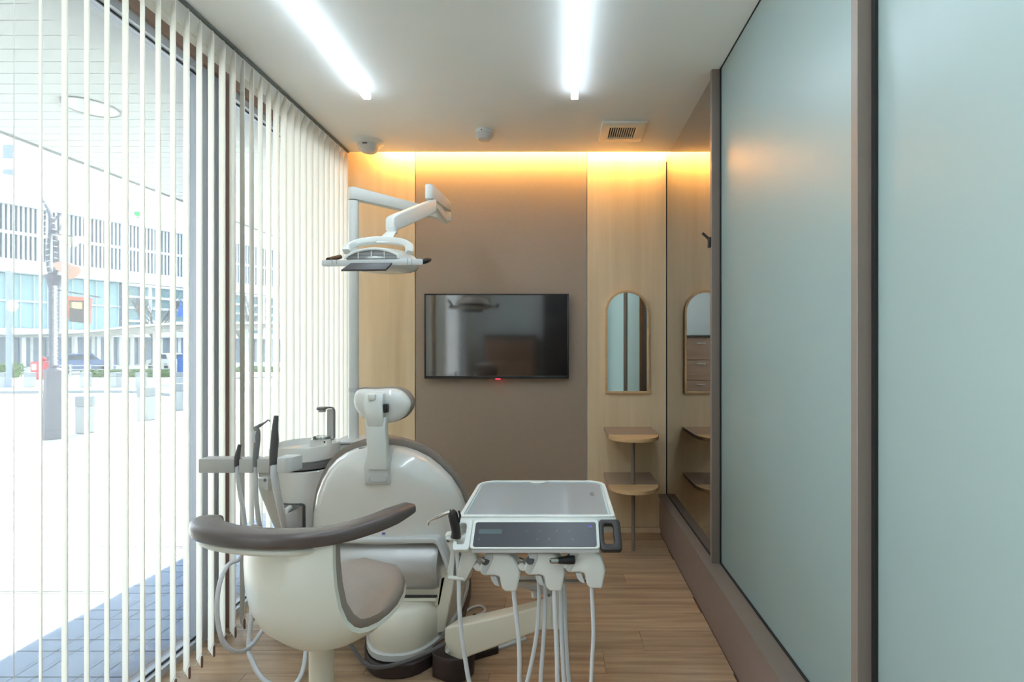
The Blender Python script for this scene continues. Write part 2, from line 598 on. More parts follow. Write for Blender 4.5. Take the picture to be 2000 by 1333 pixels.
# ------------------------------------------------------------------ vertical blind
XB = -1.383
blind = thing('vertical_blind', 'cream fabric vertical blind with angled slats hanging along the glass front', 'blind', (XB, 1.9, 0))
part('head_rail', box((XB + 0.010, 0.62, H - 0.012), (XB + 0.024, 3.285, H - 0.0005), 0.001, 1), MT['rail'], blind)
sw, zt, zb = 0.041, 2.415, 0.026
def slat_mesh():
    t = 0.0007
    out = [(-sw, zb), (sw, zb), (sw, zt + 0.030), (0.032, H - 0.022), (0.020, H - 0.0125), (0.008, H - 0.0125), (-0.004, H - 0.024), (-0.034, zt + 0.030), (-sw, zt + 0.012)]
    return prism(out, (0, -t, 0), (1, 0, 0), (0, 0, 1), (0, 2 * t, 0))
sl_me = mesh_from('slat', slat_mesh(), False); sl_me.materials.append(MT['slat'])
wt_me = mesh_from('slat_weight', tube([(0.040, 0, zb + 0.047), (0.0405, 0, zb + 0.040), (0.0405, 0, zb + 0.008), (0.040, 0, zb + 0.001)], [0.001, 0.0042, 0.0042, 0.001], 8, 3)); wt_me.materials.append(MT['slat_weight'])
Y = 1.294 - 9 * 0.0662
k = 0
random.seed(11)
seen = ((1.294, 43.2), (1.364, 40.7), (1.43, 37.6), (1.495, 39.6), (1.563, 40.4), (1.627, 39.2), (1.693, 42.5), (1.76, 41.7), (1.825, 41.6), (1.893, 40.9), (1.96, 42.4), (2.03, 41.6), (2.09, 41.2),
        (2.156, 42.0), (2.222, 46.2), (2.29, 46.5), (2.355, 46.7), (2.42, 45.4), (2.486, 42.5), (2.55, 41.5), (2.618, 39.0), (2.685, 44.0))
tilts = []
while Y < 3.30:
    near = min(seen, key=lambda q: abs(q[0] - Y))
    a = math.radians(180 - (near[1] if abs(near[0] - Y) < 0.034 else random.uniform(39.5, 43)))
    s = bpy.data.objects.new('slat', sl_me); COL.objects.link(s)
    s.parent = blind
    s.location = V((XB, Y, 0)) - ORG[blind.name]
    # local +x of the slat is its room-side edge
    s.rotation_euler = (0, 0, a + PI)
    w_ = bpy.data.objects.new('slat_weight', wt_me); COL.objects.link(w_)
    w_.parent = s
    tilts.append((Y, a + PI))
    Y += 0.0662
    k += 1
for i in range(len(tilts) - 1):
    (ya, aa), (yb, ab) = tilts[i], tilts[i + 1]
    pa = V((XB + 0.036 * math.cos(aa), ya + 0.036 * math.sin(aa), zb + 0.058))
    pb = V((XB + 0.036 * math.cos(ab), yb + 0.036 * math.sin(ab), zb + 0.058))
    part('bottom_cord', tube([pa, (pa + pb) / 2 + V((0, 0, -0.028)), pb], 0.0009, 5, 5), MT['cord'], blind)

# ------------------------------------------------------------------ ceiling fittings
def strip_light(x, label):
    t = thing('strip_light', label, 'light', (x, 1.4, H), 'white strip lights on the ceiling')
    part('housing', box((x - 0.014, -1.245, H - 0.006), (x + 0.014, 2.525, H)), MT['wplastic'], t)
    part('diffuser_body', box((x - 0.0172, -1.248, H - 0.029), (x + 0.0172, 2.528, H - 0.006)), MT['led_side'], t)
    part('diffuser', box((x - 0.0165, -1.247, H - 0.034), (x + 0.0165, 2.527, H - 0.0292), 0.002, 2), MT['led'], t)
strip_light(-0.957, 'long white strip light on the ceiling, running beside the vertical blind')
strip_light(0.066, 'long white strip light on the ceiling, on the line to the air vent')
t = thing('cove_light', 'warm strip light in the ceiling slot above the back wall', 'light', (-0.3, DC - 0.05, H + 0.12))
part('channel', box((-1.20, DC + 0.0005, H + 0.035), (1.45, DC + 0.006, H + 0.085)), MT['alu'], t)
part('led_strip', box((-1.19, DC + 0.006, H + 0.048), (1.44, DC + 0.010, H + 0.072)), MT['cove'], t)

c = V((PX(720, 3.13), 3.13, H))
t = thing('dome_camera', 'white domed ceiling camera near the blind and the wood panel', 'camera', c)
part('base_ring', lathe([(0.001, 0), (0.090, 0), (0.090, -0.008), (0.082, -0.016), (0.066, -0.022), (0.001, -0.022)], c, 40), MT['wplastic'], t)
part('dome', lathe([(0.064, -0.018), (0.063, -0.034), (0.056, -0.052), (0.040, -0.066), (0.020, -0.073), (0.001, -0.075)], c, 40), MT['greyw'], t)
part('lens_window', rot(box((c.x - 0.014, c.y - 0.066, H - 0.037), (c.x + 0.014, c.y - 0.056, H - 0.030), 0.002), 0.0, (1, 0, 0), c), MT['dgrey'], t)
c = V((PX(946, 2.98), 2.98, H))
t = thing('smoke_detector', 'small round white smoke detector alone on the ceiling', 'smoke detector', c)
part('base', lathe([(0.001, 0), (0.054, 0), (0.054, -0.022), (0.001, -0.022)], c, 32), MT['wplastic'], t)
part('head', lathe([(0.001, -0.022), (0.051, -0.0235), (0.050, -0.036), (0.036, -0.050), (0.001, -0.053)], c, 32), MT['greyw'], t)
part('indicator', box((c.x - 0.012, c.y - 0.0545, H - 0.016), (c.x - 0.005, c.y - 0.050, H - 0.011)), MT['dgrey'], t)
v0, v1 = 2.84, 3.10
xa, xb = PX(1170, 3.10), PX(1170, 3.10) + 0.25
t = thing('air_vent', 'square cream ceiling vent with dark slots', 'vent', ((xa + xb) / 2, (v0 + v1) / 2, H))
gx = [xa + 0.048 + i * 0.0128 for i in range(13)]
oo = [V((xa, v0, H - 0.014)), V((xb, v0, H - 0.014)), V((xb, v1, H - 0.014)), V((xa, v1, H - 0.014))]
ii = [V((gx[0], v0 + 0.062, H - 0.014)), V((gx[-1], v0 + 0.062, H - 0.014)), V((gx[-1], v1 - 0.048, H - 0.014)), V((gx[0], v1 - 0.048, H - 0.014))]
part('vent_frame', bev(ring_prism(oo, ii, (0, 0, 0.0135)), 0.002, 2), MT['vent'], t)
part('vent_cavity', box((gx[0], v0 + 0.06, H - 0.004), (gx[-1], v1 - 0.046, H - 0.001)), MT['dark_hole'], t)
for i in range(12):
    part('slat', box((gx[i] + 0.0082, v0 + 0.06, H - 0.013), (gx[i] + 0.0128, v1 - 0.046, H - 0.003)), MT['vent'], t, False)

# ------------------------------------------------------------------ television
ty = D - 0.012
tvx0, tvx1 = PX(829, 3.35), PX(1111, 3.35)
tz0, tz1 = PZ(740, 3.35), PZ(574, 3.35)
t = thing('television', 'black flat television mounted on the taupe wall panel', 'television', ((tvx0 + tvx1) / 2, ty, tz0))
part('body', box((tvx0 + 0.03, 3.362, tz0 + 0.03), (tvx1 - 0.03, D + 0.003, tz1 - 0.03), 0.01), MT['tvframe'], t)
b_ = 0.010
part('bezel', vf_join(box((tvx0, 3.346, tz0), (tvx1, 3.372, tz0 + 0.018), 0.002), box((tvx0, 3.346, tz1 - b_), (tvx1, 3.372, tz1), 0.002),
                      box((tvx0, 3.346, tz0), (tvx0 + b_, 3.372, tz1), 0.002), box((tvx1 - b_, 3.346, tz0), (tvx1, 3.372, tz1), 0.002)), MT['tvframe'], t)
part('screen', box((tvx0 + b_ - 0.001, 3.350, tz0 + 0.017), (tvx1 - b_ + 0.001, 3.370, tz1 - b_ + 0.001)), MT['screen'], t, False)
part('standby_light', box((PX(968, 3.35), 3.350, tz0 - 0.005), (PX(977, 3.35), 3.358, tz0 + 0.001)), MT['red_led'], t, False)

# ------------------------------------------------------------------ arched mirror
def arch(x0, x1, z0, z1, n=18):
    r = (x1 - x0) / 2; cx = (x0 + x1) / 2
    return [(x0, z0)] + [(x1, z0)] + [(cx + r * math.cos(PI * i / n), z1 - r + r * math.sin(PI * i / n)) for i in range(n + 1)]
ym = D - 0.022
mx0, mx1, mz0, mz1 = PX(1182.5, ym), PX(1268.5, ym), PZ(769, ym), PZ(567, ym)
t = thing('wall_mirror', 'arched mirror in a thin light wood frame above the half-round shelves', 'mirror', ((mx0 + mx1) / 2, D, mz0))
fw = 0.014
oo = [V((x, ym, z)) for x, z in arch(mx0, mx1, mz0, mz1)]
ii = [V((x, ym, z)) for x, z in arch(mx0 + fw, mx1 - fw, mz0 + fw, mz1 - fw)]
part('frame', ring_prism(oo, ii, (0, 0.0215, 0)), MT['shelf_wood'], t)
part('mirror_glass', prism(arch(mx0 + fw - .001, mx1 - fw + .001, mz0 + fw - .001, mz1 - fw + .001), (0, D - 0.010, 0), (1, 0, 0), (0, 0, 1), (0, 0.008, 0)), MT['mirror'], t, False)

# ------------------------------------------------------------------ half-round shelves on a post
sx0, sx1, ysf = 0.286, 0.588, 3.10
scx, sr = (sx0 + sx1) / 2, (sx1 - sx0) / 2
t = thing('corner_shelf', 'two half-round wood shelves with taupe backs on a thin brown post', 'shelf', (scx, ysf, 0))
pxc = PX(1237, ysf)
part('post', cyl((pxc, ysf + 0.006, 0.0), (pxc, ysf + 0.006, PZ(834, D) - 0.018), 0.0115, 20), MT['bronze'], t)
for zs in (PZ(834, D), PZ(923, D)):
    part('shelf_back', box((sx0 - 0.002, ysf, zs - 0.020), (sx1 + 0.004, D - 0.0005, zs), 0.001, 1), MT['taupe'], t)
    pl = [(scx + sr * math.cos(PI + PI * i / 24), ysf + 0.155 * math.sin(PI + PI * i / 24)) for i in range(25)]
    part('shelf_front', prism(pl, (0, 0, zs - 0.022), (1, 0, 0), (0, 1, 0), (0, 0, 0.022), 0.0015, 1), MT['shelf_wood'], t)

# coat hook on the first post of the glass wall
hk = 2.30
t = thing('coat_hook', 'small dark bent coat hook on the brown post between the glass panes', 'hook', (0.679, 2.327, PZ(482, hk)))
part('hook_plate', box((0.6665, 2.318, PZ(482, hk)), (0.6798, 2.336, PZ(461, hk)), 0.003), MT['charcoal'], t)
part('hook_peg', tube([(0.673, 2.327, PZ(466, hk)), (0.660, 2.327, PZ(460, hk)), (0.642, 2.327, PZ(453, hk))], 0.0062, 10, 4), MT['charcoal'], t)

# furniture along the wall behind the camera
t = thing('storage_cabinet', 'brown wood drawer cabinet by the white wall, seen in the television screen', 'cabinet', (-0.85, YF + 0.25, 0))
part('body', box((-1.20, YF + 0.012, 0.0), (-0.42, YF + 0.45, 1.38), 0.004), MT['cabinet'], t)
for i in range(4):
    d_ = part('drawer', box((-1.185, YF + 0.4505, 0.05 + i * 0.325), (-0.435, YF + 0.468, 0.36 + i * 0.325), 0.003), MT['cabinet'], t)
    part('handle', box((-0.88, YF + 0.4685, 0.30 + i * 0.325), (-0.74, YF + 0.485, 0.315 + i * 0.325), 0.003), MT['steel'], d_)
part('top', box((-1.22, YF + 0.01, 1.381), (-0.40, YF + 0.48, 1.41), 0.004), MT['dcab'], t)
t = thing('added_tall_cabinet', 'tall dark brown cabinet added by the white wall to darken the television reflection', 'cabinet', (0.2, YF + 0.2, 0))  # unseen cabinet added to darken one side of the television reflection
part('body', box((-0.28, YF + 0.012, 0.0), (0.62, YF + 0.40, 2.2), 0.004), MT['dcab'], t)
for s in (0, 1):
    d_ = part('door', box((-0.27 + s * 0.445, YF + 0.4005, 0.05), (0.165 + s * 0.445, YF + 0.418, 2.19), 0.003), MT['dcab'], t)
    part('handle', box((0.125 + s * 0.07, YF + 0.4185, 1.0), (0.140 + s * 0.07, YF + 0.435, 1.2), 0.003), MT['steel'], d_)

# ------------------------------------------------------------------ operator's stool
def stool():
    fa = math.radians(25)
    F = V((math.sin(fa), math.cos(fa), 0)); R = V((math.cos(fa), -math.sin(fa), 0)); Z = V((0, 0, 1))
    C = V((-0.628, 1.407, 0))
    post_c = V((PX(628, 1.37), 1.37, 0))
    t = thing('operator_stool', 'white shell stool with taupe cushion and dark curved armrest', 'stool', (post_c.x, post_c.y, 0))
    # profile: (forward, height, half width, edge depth, cushion centre thickness)
    prof = [(-0.178, 0.775, 0.160, 0.040, 0.030), (-0.186, 0.73, 0.163, 0.045, 0.036), (-0.190, 0.67, 0.167, 0.050, 0.040), (-0.188, 0.61, 0.172, 0.056, 0.044),
            (-0.178, 0.556, 0.178, 0.062, 0.052), (-0.156, 0.510, 0.183, 0.068, 0.062), (-0.122, 0.476, 0.186, 0.072, 0.076), (-0.074, 0.456, 0.188, 0.074, 0.090),
            (-0.018, 0.450, 0.187, 0.072, 0.100), (0.038, 0.455, 0.181, 0.067, 0.102), (0.090, 0.468, 0.170, 0.058, 0.096), (0.134, 0.486, 0.150, 0.048, 0.084),
            (0.170, 0.508, 0.120, 0.034, 0.066), (0.192, 0.530, 0.076, 0.018, 0.044), (0.200, 0.545, 0.028, 0.006, 0.020)]
    n = len(prof)
    shell_r, cush_r = [], []
    N = 18
    for i, (u, z, b, c, th) in enumerate(prof):
        a = prof[max(i - 1, 0)]; d = prof[min(i + 1, n - 1)]
        tu, tz = d[0] - a[0], d[1] - a[1]
        l = math.hypot(tu, tz)
        nu, nz = -tz / l, tu / l            # inward normal: forward on the back, up on the seat
        if nu < -0.35: nu, nz = -0.35, 0.937
        base = C + F * u + Z * z
        nn = F * nu + Z * nz
        def pt(s, off, wid=1.0):
            e = abs(s) ** 2.4
            return base + R * (b * wid * math.sin(s * PI / 2) if False else b * wid * s) + nn * (c * e + off)
        ss = [-1 + 2 * j / N for j in range(N + 1)]
        shell_r.append([pt(s, 0) for s in ss] + [pt(s, 0.011, 0.985) for s in reversed(ss)])
        edge = min(0.030 if z > 0.6 and u < -0.1 else 0.040, th * 0.75)
        top = []
        for s in reversed(ss):
            k = 1 - abs(s) ** 3
            # the seat pad bulges up out of the dish
            top.append(base + R * (b * 0.985 * s) + nn * (c * abs(s) ** 2.4 * (1 - 0.25 * k) + 0.012 + edge * (1 - abs(s) ** 10 * 0.5) + (th - edge) * k))
        cush_r.append([pt(s, 0.0122, 0.985) for s in ss] + top)
    part('shell', loft(shell_r), MT['stool_shell'], t, angle=50)
    part('cushion', loft(cush_r), MT['taupe_leather'], t, angle=60)
    # armrest: padded curved bar round the back
    zA = 0.785
    path = [P(800, 1002, 1.405), P(764, 1014, 1.345), P(720, 1022, 1.29), P(650, 1032, 1.235), P(575, 1039, 1.212), P(500, 1039, 1.215), P(440, 1033, 1.237), P(407, 1025, 1.268), P(404, 1018, 1.305), P(418, 1014, 1.335)]
    for i, p in enumerate(path):
        p.z = zA + 0.012 * max(0, 1 - i / 3)
    sect = rrect(0.062, 0.036, 0.013, 5)
    part('armrest', sweep(path, sect, 6, scale=[0.72, 1.0, 1.0, 1, 1, 1, 1.05, 1.15, 1.15, 0.85]), MT['arm_leather'], t, angle=60)
    sp = [p + V((0, 0.006, -0.030)) for p in path[3:]]
    part('arm_support', sweep(sp, rrect(0.046, 0.018, 0.008, 3), 6, scale=[0.6, 1, 1, 1, 1, 1, 0.8]), MT['stool_shell'], t, angle=60)
    part('column', vf_join(lathe([(0.031, 0.10), (0.031, 0.44), (0.036, 0.456)], post_c, 24)), MT['cream_plastic'], t)
    hub = lathe([(0.001, 0.085), (0.045, 0.085), (0.045, 0.11), (0.034, 0.135), (0.001, 0.135)], post_c, 24)
    part('hub', hub, MT['cream_plastic'], t)
    for k in range(5):
        a = 0.4 + k * 2 * PI / 5
        d = V((math.cos(a), math.sin(a), 0))
        lg = part('leg', sweep([post_c + d * 0.03 + Z * 0.10, post_c + d * 0.15 + Z * 0.085, post_c + d * 0.26 + Z * 0.068], rrect(0.045, 0.026, 0.009, 3), 4, scale=[1, 0.85, 0.7]), MT['cream_plastic'], t)
        q = post_c + d * 0.255
        s_ = d.cross(Z)
        part('caster', vf_join(cyl(q + s_ * 0.004 + Z * 0.026, q + s_ * 0.020 + Z * 0.026, 0.026, 18), cyl(q - s_ * 0.020 + Z * 0.026, q - s_ * 0.004 + Z * 0.026, 0.026, 18), cyl(q + Z * 0.03, q + Z * 0.062, 0.006, 10)), MT['dgrey'], lg)
stool()

# ------------------------------------------------------------------ dental chair
CHX = -0.735
def emblem(parent, o, u, v, n, w, dark=MT['logo_blue'], txt=MT['logo_grey']):
    """small printed mark: rounded blue block of three bars with a word under it; w = width in metres"""
    o, u, v, n = V(o), V(u), V(v), V(n)
    bars = []
    for k in (-1, 0, 1):
        bars.append(prism(rrect(w * 0.24, w * 0.42, w * 0.05, 2, k * w * 0.27, w * 0.25), o, u, v, n * 0.0006))
    bars.append(prism(rrect(w * 0.78, w * 0.12, w * 0.04, 2, 0, w * 0.42), o, u, v, n * 0.0006))
    part('emblem', vf_join(*bars), dark, parent, False)
    cu = bpy.data.curves.new('lettering', 'FONT')
    cu.body = 'MORITA'
    cu.size = w * 0.28
    cu.align_x = 'CENTER'
    cu.extrude = 0.0
    tmp = bpy.data.objects.new('lettering', cu)
    COL.objects.link(tmp)
    dg = bpy.context.evaluated_depsgraph_get()
    me = bpy.data.meshes.new_from_object(tmp.evaluated_get(dg))
    vv = [o + u * q.co.x + v * (q.co.y - w * 0.18) + n * 0.0008 for q in me.vertices]
    ff = [tuple(f.vertices) for f in me.polygons]
    bpy.data.objects.remove(tmp)
    bpy.data.meshes.remove(me)
    part('lettering', (vv, ff), txt, parent, False)

def chair():
    t = thing('dental_chair', 'white dental treatment chair with taupe cushions seen from behind', 'dental chair', (-0.63, 2.35, 0))
    Z = V((0, 0, 1))
    # backrest shell: D-shaped sections, bulging towards the viewer
    st = [(866.5, 6, 745), (868.5, 28, 746), (873, 48, 748), (881, 68, 750), (893, 88, 752), (910, 106, 754), (933, 124, 757), (962, 139, 759), (1000, 150, 760), (1035, 154, 760), (1065, 150, 759), (1090, 140, 758)]
    shell, cush = [], []
    N = 28
    for i, (y, hb, cx) in enumerate(st):
        f = i / (len(st) - 1)
        zc = PZ(y, 2.10)
        yr = 2.09 + 0.30 * max(0, (0.83 - zc)) * 0.55
        b = hb * 2.10 / 1000
        X = PX(cx, 2.10)
        d = min(0.13, 0.03 + 0.75 * b * 0.62)
        ring = []
        for j in range(N + 1):
            a = PI * j / N
            ring.append(V((X - b * math.cos(a), yr - d * abs(math.sin(a)) ** 0.75, zc)))
        shell.append(ring + [V((X + b * 0.5, yr + 0.003, zc)), V((X - b * 0.5, yr + 0.003, zc))])
        b2 = b + 0.020
        zc2 = zc + 0.021 * max(0, 1 - f * 1.15)
        ring2 = []
        for j in range(N + 1):
            a = PI * j / N
            ring2.append(V((X - b2 * math.cos(a), yr + 0.012 + 0.085 * abs(math.sin(a)) ** 0.6, zc2)))
        ring2 += [V((X + b2 * 0.55, yr + 0.004, zc2)), V((X - b2 * 0.55, yr + 0.004, zc2))]
        cush.append(ring2)
    br = part('backrest_shell', loft(shell), MT['gloss'], t, angle=60)
    part('backrest_cushion', loft(cush), MT['taupe_leather'], t, angle=60)
    # headrest
    hy = 1.985
    out = [(692, 776), (696, 765), (706, 760), (734, 760), (768, 759), (787, 765), (799, 778), (803, 790), (798, 805), (785, 818), (763, 826), (744, 826), (712, 818), (698, 803), (692, 788)]
    op = spline([P(x, y, hy) for x, y in out + out[:1]], 4)[:-1]
    part('headrest_shell', puff(op, [(0.96, 0.012), (1.0, 0.004), (0.985, -0.006), (0.93, -0.016), (0.80, -0.025), (0.55, -0.031), (0.25, -0.033)]), MT['gloss'], t, angle=60)
    part('headrest_cushion', puff([p + V((0.001, 0, 0.002)) for p in op], [(0.95, 0.0125), (1.035, 0.014), (1.045, 0.03), (1.0, 0.055), (0.8, 0.075), (0.4, 0.082)]), MT['taupe_leather'], t, angle=60)
    # headrest stem: two bent links and a slot plate
    x0, x1 = PX(711.5, 1.93), PX(748, 1.93)
    lk = part('headrest_link', bev(loft([[V((x0 + o0, yy, zz)), V((x1 + o1, yy, zz)), V((x1 + o1, yy + 0.036, zz)), V((x0 + o0, yy + 0.036, zz))] for zz, yy, o0, o1 in
              ((PZ(769, 1.93), 1.930, 0.0, 0.0), (PZ(790, 1.93), 1.918, 0.0, 0.0), (PZ(812, 1.93), 1.922, 0.003, 0.002), (PZ(838, 1.93), 1.936, 0.010, 0.0))]), 0.005, 2, 50), MT['wplastic'], t)
    part('clip', box((PX(721, 1.93), 1.912, PZ(781, 1.93)), (PX(735, 1.93), 1.932, PZ(770, 1.93)), 0.003), MT['wplastic'], lk)
    part('release_button', box((x1, 1.928, PZ(807, 1.93)), (x1 + 0.016, 1.952, PZ(790, 1.93)), 0.003), MT['black'], lk)
    x0, x1 = PX(715, 1.95), PX(755, 1.95)
    part('headrest_stem', bev(loft([[V((x0 + o0, yy, zz)), V((x1 + o1, yy, zz)), V((x1 + o1, yy + 0.034, zz)), V((x0 + o0, yy + 0.034, zz))] for zz, yy, o0, o1 in
              ((PZ(815, 1.95), 1.934, 0.000, 0.0), (PZ(845, 1.95), 1.934, 0.003, 0.001), (PZ(870, 1.95), 1.940, 0.005, 0.003), (PZ(918, 1.95), 1.944, 0.010, 0.003))]), 0.005, 2, 50), MT['wplastic'], t)
    # slot plate following the shell
    pz0, pz1 = PZ(947, 1.975), PZ(872, 1.995)
    pl = part('stem_plate', bev(loft([[V((PX(716, 1.985), yy, zz)), V((PX(763.5, 1.985), yy, zz)), V((PX(763.5, 1.985), yy + 0.04, zz)), V((PX(716, 1.985), yy + 0.04, zz))] for zz, yy in ((pz0, 1.966), ((pz0 + pz1) / 2, 1.954), (pz1, 1.990))]), 0.008, 3, 40), MT['greyw'], t)
    gp = [P(738.5, 936, 1.9605) + V((x, 0, z)) for x, z in rrect(0.070, 0.024, 0.0115, 5)]
    part('grip_recess', puff(gp, [(1.0, 0.010), (1.0, 0.0), (0.93, -0.001), (0.9, 0.0025), (0.4, 0.004)]), MT['silver'], pl)
    part('maker_plate', box((PX(699, 2.03), 2.040, PZ(879, 2.03)), (PX(712, 2.03), 2.05, PZ(876, 2.03))), MT['mid_grey'], t, False)
    emblem(t, P(749.5, 1045, 2.0125), (1, 0, 0), (0, 0, 1), (0, -1, 0), 0.017)
    # hinge cover: grey drum under the backrest with a pale flange
    dr = []
    xd0, xd1 = -0.93, PX(849, 2.02)
    for x, k in ((xd0, 1.0), (xd1 - 0.012, 1.0), (xd1, 0.985), (xd1 + 0.016, 0.93)):
        ring = []
        for j in range(20):
            a = PI * (0.5 + j / 19.0)
            ring.append(V((x, 2.090 + 0.118 * k * math.cos(a), 0.368 + 0.108 * k * math.sin(a))))
        dr.append(ring)
    part('hinge_cover', loft(dr), MT['silver'], t, angle=40)
    fo = [(640, 1052), (846, 1052), (854, 1055), (860, 1063), (880, 1118), (874, 1121), (853, 1067), (847, 1063), (640, 1063)]
    part('hinge_flange', pxpoly(fo, 1.995, 0.06, 0.006, 3), MT['greyw'], t)
    # seat and leg rest, reaching towards the television
    part('seat_cushion', bev(loft([[V((CHX + s * w, y_, z0)) for s in (-1, 1)] + [V((CHX + w, y_, z1)), V((CHX - w, y_, z1))] for y_, w, z0, z1 in
         ((2.20, 0.22, 0.35, 0.44), (2.45, 0.22, 0.35, 0.45), (2.75, 0.18, 0.35, 0.45), (3.05, 0.14, 0.33, 0.42), (3.22, 0.11, 0.30, 0.37))]), 0.03, 3, 40), MT['taupe_leather'], t, angle=60)
    part('seat_frame', bev(loft([[V((CHX + s * w, y_, z0)) for s in (-1, 1)] + [V((CHX + w, y_, z1)), V((CHX - w, y_, z1))] for y_, w, z0, z1 in
         ((2.16, 0.19, 0.27, 0.348), (2.5, 0.18, 0.28, 0.348), (2.8, 0.15, 0.29, 0.345), (3.12, 0.11, 0.29, 0.32))]), 0.02, 3, 40), MT['cream_plastic'], t, angle=60)
    part('seat_edge', bev(loft([[V(p) for p in q] for q in (
        (P(851, 1091, 2.10), P(880, 1086, 2.10), P(880, 1096, 2.10), P(851, 1103, 2.10)),
        (P(851, 1091, 2.10) + V((0, .25, 0)), P(880, 1086, 2.10) + V((0, .25, 0)), P(880, 1096, 2.10) + V((0, .25, 0)), P(851, 1103, 2.10) + V((0, .25, 0))))]), 0.004), MT['dbrown'], t)
    # base: low rounded plinth, body, upper support
    bx, by = -0.628, 2.30
    def oval(rx, yf, yb, z, cx=bx, p=2.5):
        cy = (yf + yb) / 2; ry = (yb - yf) / 2
        out = []
        for j in range(44):
            a = 2 * PI * j / 44
            c_, s_ = math.cos(a), math.sin(a)
            out.append(V((cx + rx * math.copysign(abs(c_) ** (2 / p), c_), cy + ry * math.copysign(abs(s_) ** (2 / p), s_), z)))
        return out
    part('plinth', loft([oval(0.185, 1.905, 2.78, 0.0), oval(0.190, 1.90, 2.80, 0.006), oval(0.190, 1.90, 2.80, 0.046), oval(0.184, 1.906, 2.79, 0.052)]), MT['dbrown'], t)
    part('base_lower', loft([oval(0.178, 1.922, 2.76, 0.053), oval(0.184, 1.914, 2.77, 0.058), oval(0.184, 1.914, 2.77, 0.080), oval(0.178, 1.918, 2.77, 0.085)]), MT['greyw'], t)
    part('base_body', loft([oval(0.172, 1.925, 2.75, 0.0855), oval(0.176, 1.922, 2.75, 0.10), oval(0.178, 1.925, 2.75, 0.17), oval(0.174, 1.945, 2.74, 0.218), oval(0.168, 1.965, 2.72, 0.232), oval(0.14, 2.01, 2.66, 0.236)]), MT['cream_plastic'], t, angle=50)
    sup = [[V((bx - 0.16, 2.03, z)), V((PX(xr, 2.03), 2.03, z)), V((PX(xr, 2.03) + 0.075, 2.30, z)), V((bx - 0.16, 2.30, z))] for z, xr in ((0.20, 862), (0.236, 866), (0.30, 872), (0.37, 880))]
    part('base_support', bev(loft(sup), 0.012, 3, 40), MT['cream_plastic'], t)
    part('side_cover', pxpoly([(852, 1174), (859, 1128), (880, 1119), (889, 1126), (869, 1236), (850, 1240)], 2.03, 0.30, 0.008, 3), MT['cream_plastic'], t, angle=40)
    part('support_ledge', box((bx - 0.16, 2.008, PZ(1176, 2.01)), (PX(853, 2.01), 2.06, PZ(1169, 2.01)), 0.004), MT['cream_plastic'], t)
    part('ledge_seam', box((bx - 0.16, 2.012, PZ(1169, 2.012)), (PX(852, 2.012), 2.05, PZ(1167, 2.012))), MT['black'], t, False)
    # dark cable lying along the base
    part('base_cable', tube([P(672, 1240, 2.12), P(690, 1268, 1.99), P(712, 1296, 1.92), P(738, 1304, 1.897), P(780, 1297, 1.893), P(830, 1278, 1.90), P(868, 1258, 1.93), P(895, 1240, 2.0)], 0.0075, 8, 6), MT['dgrey'], t)
    return t
chair()

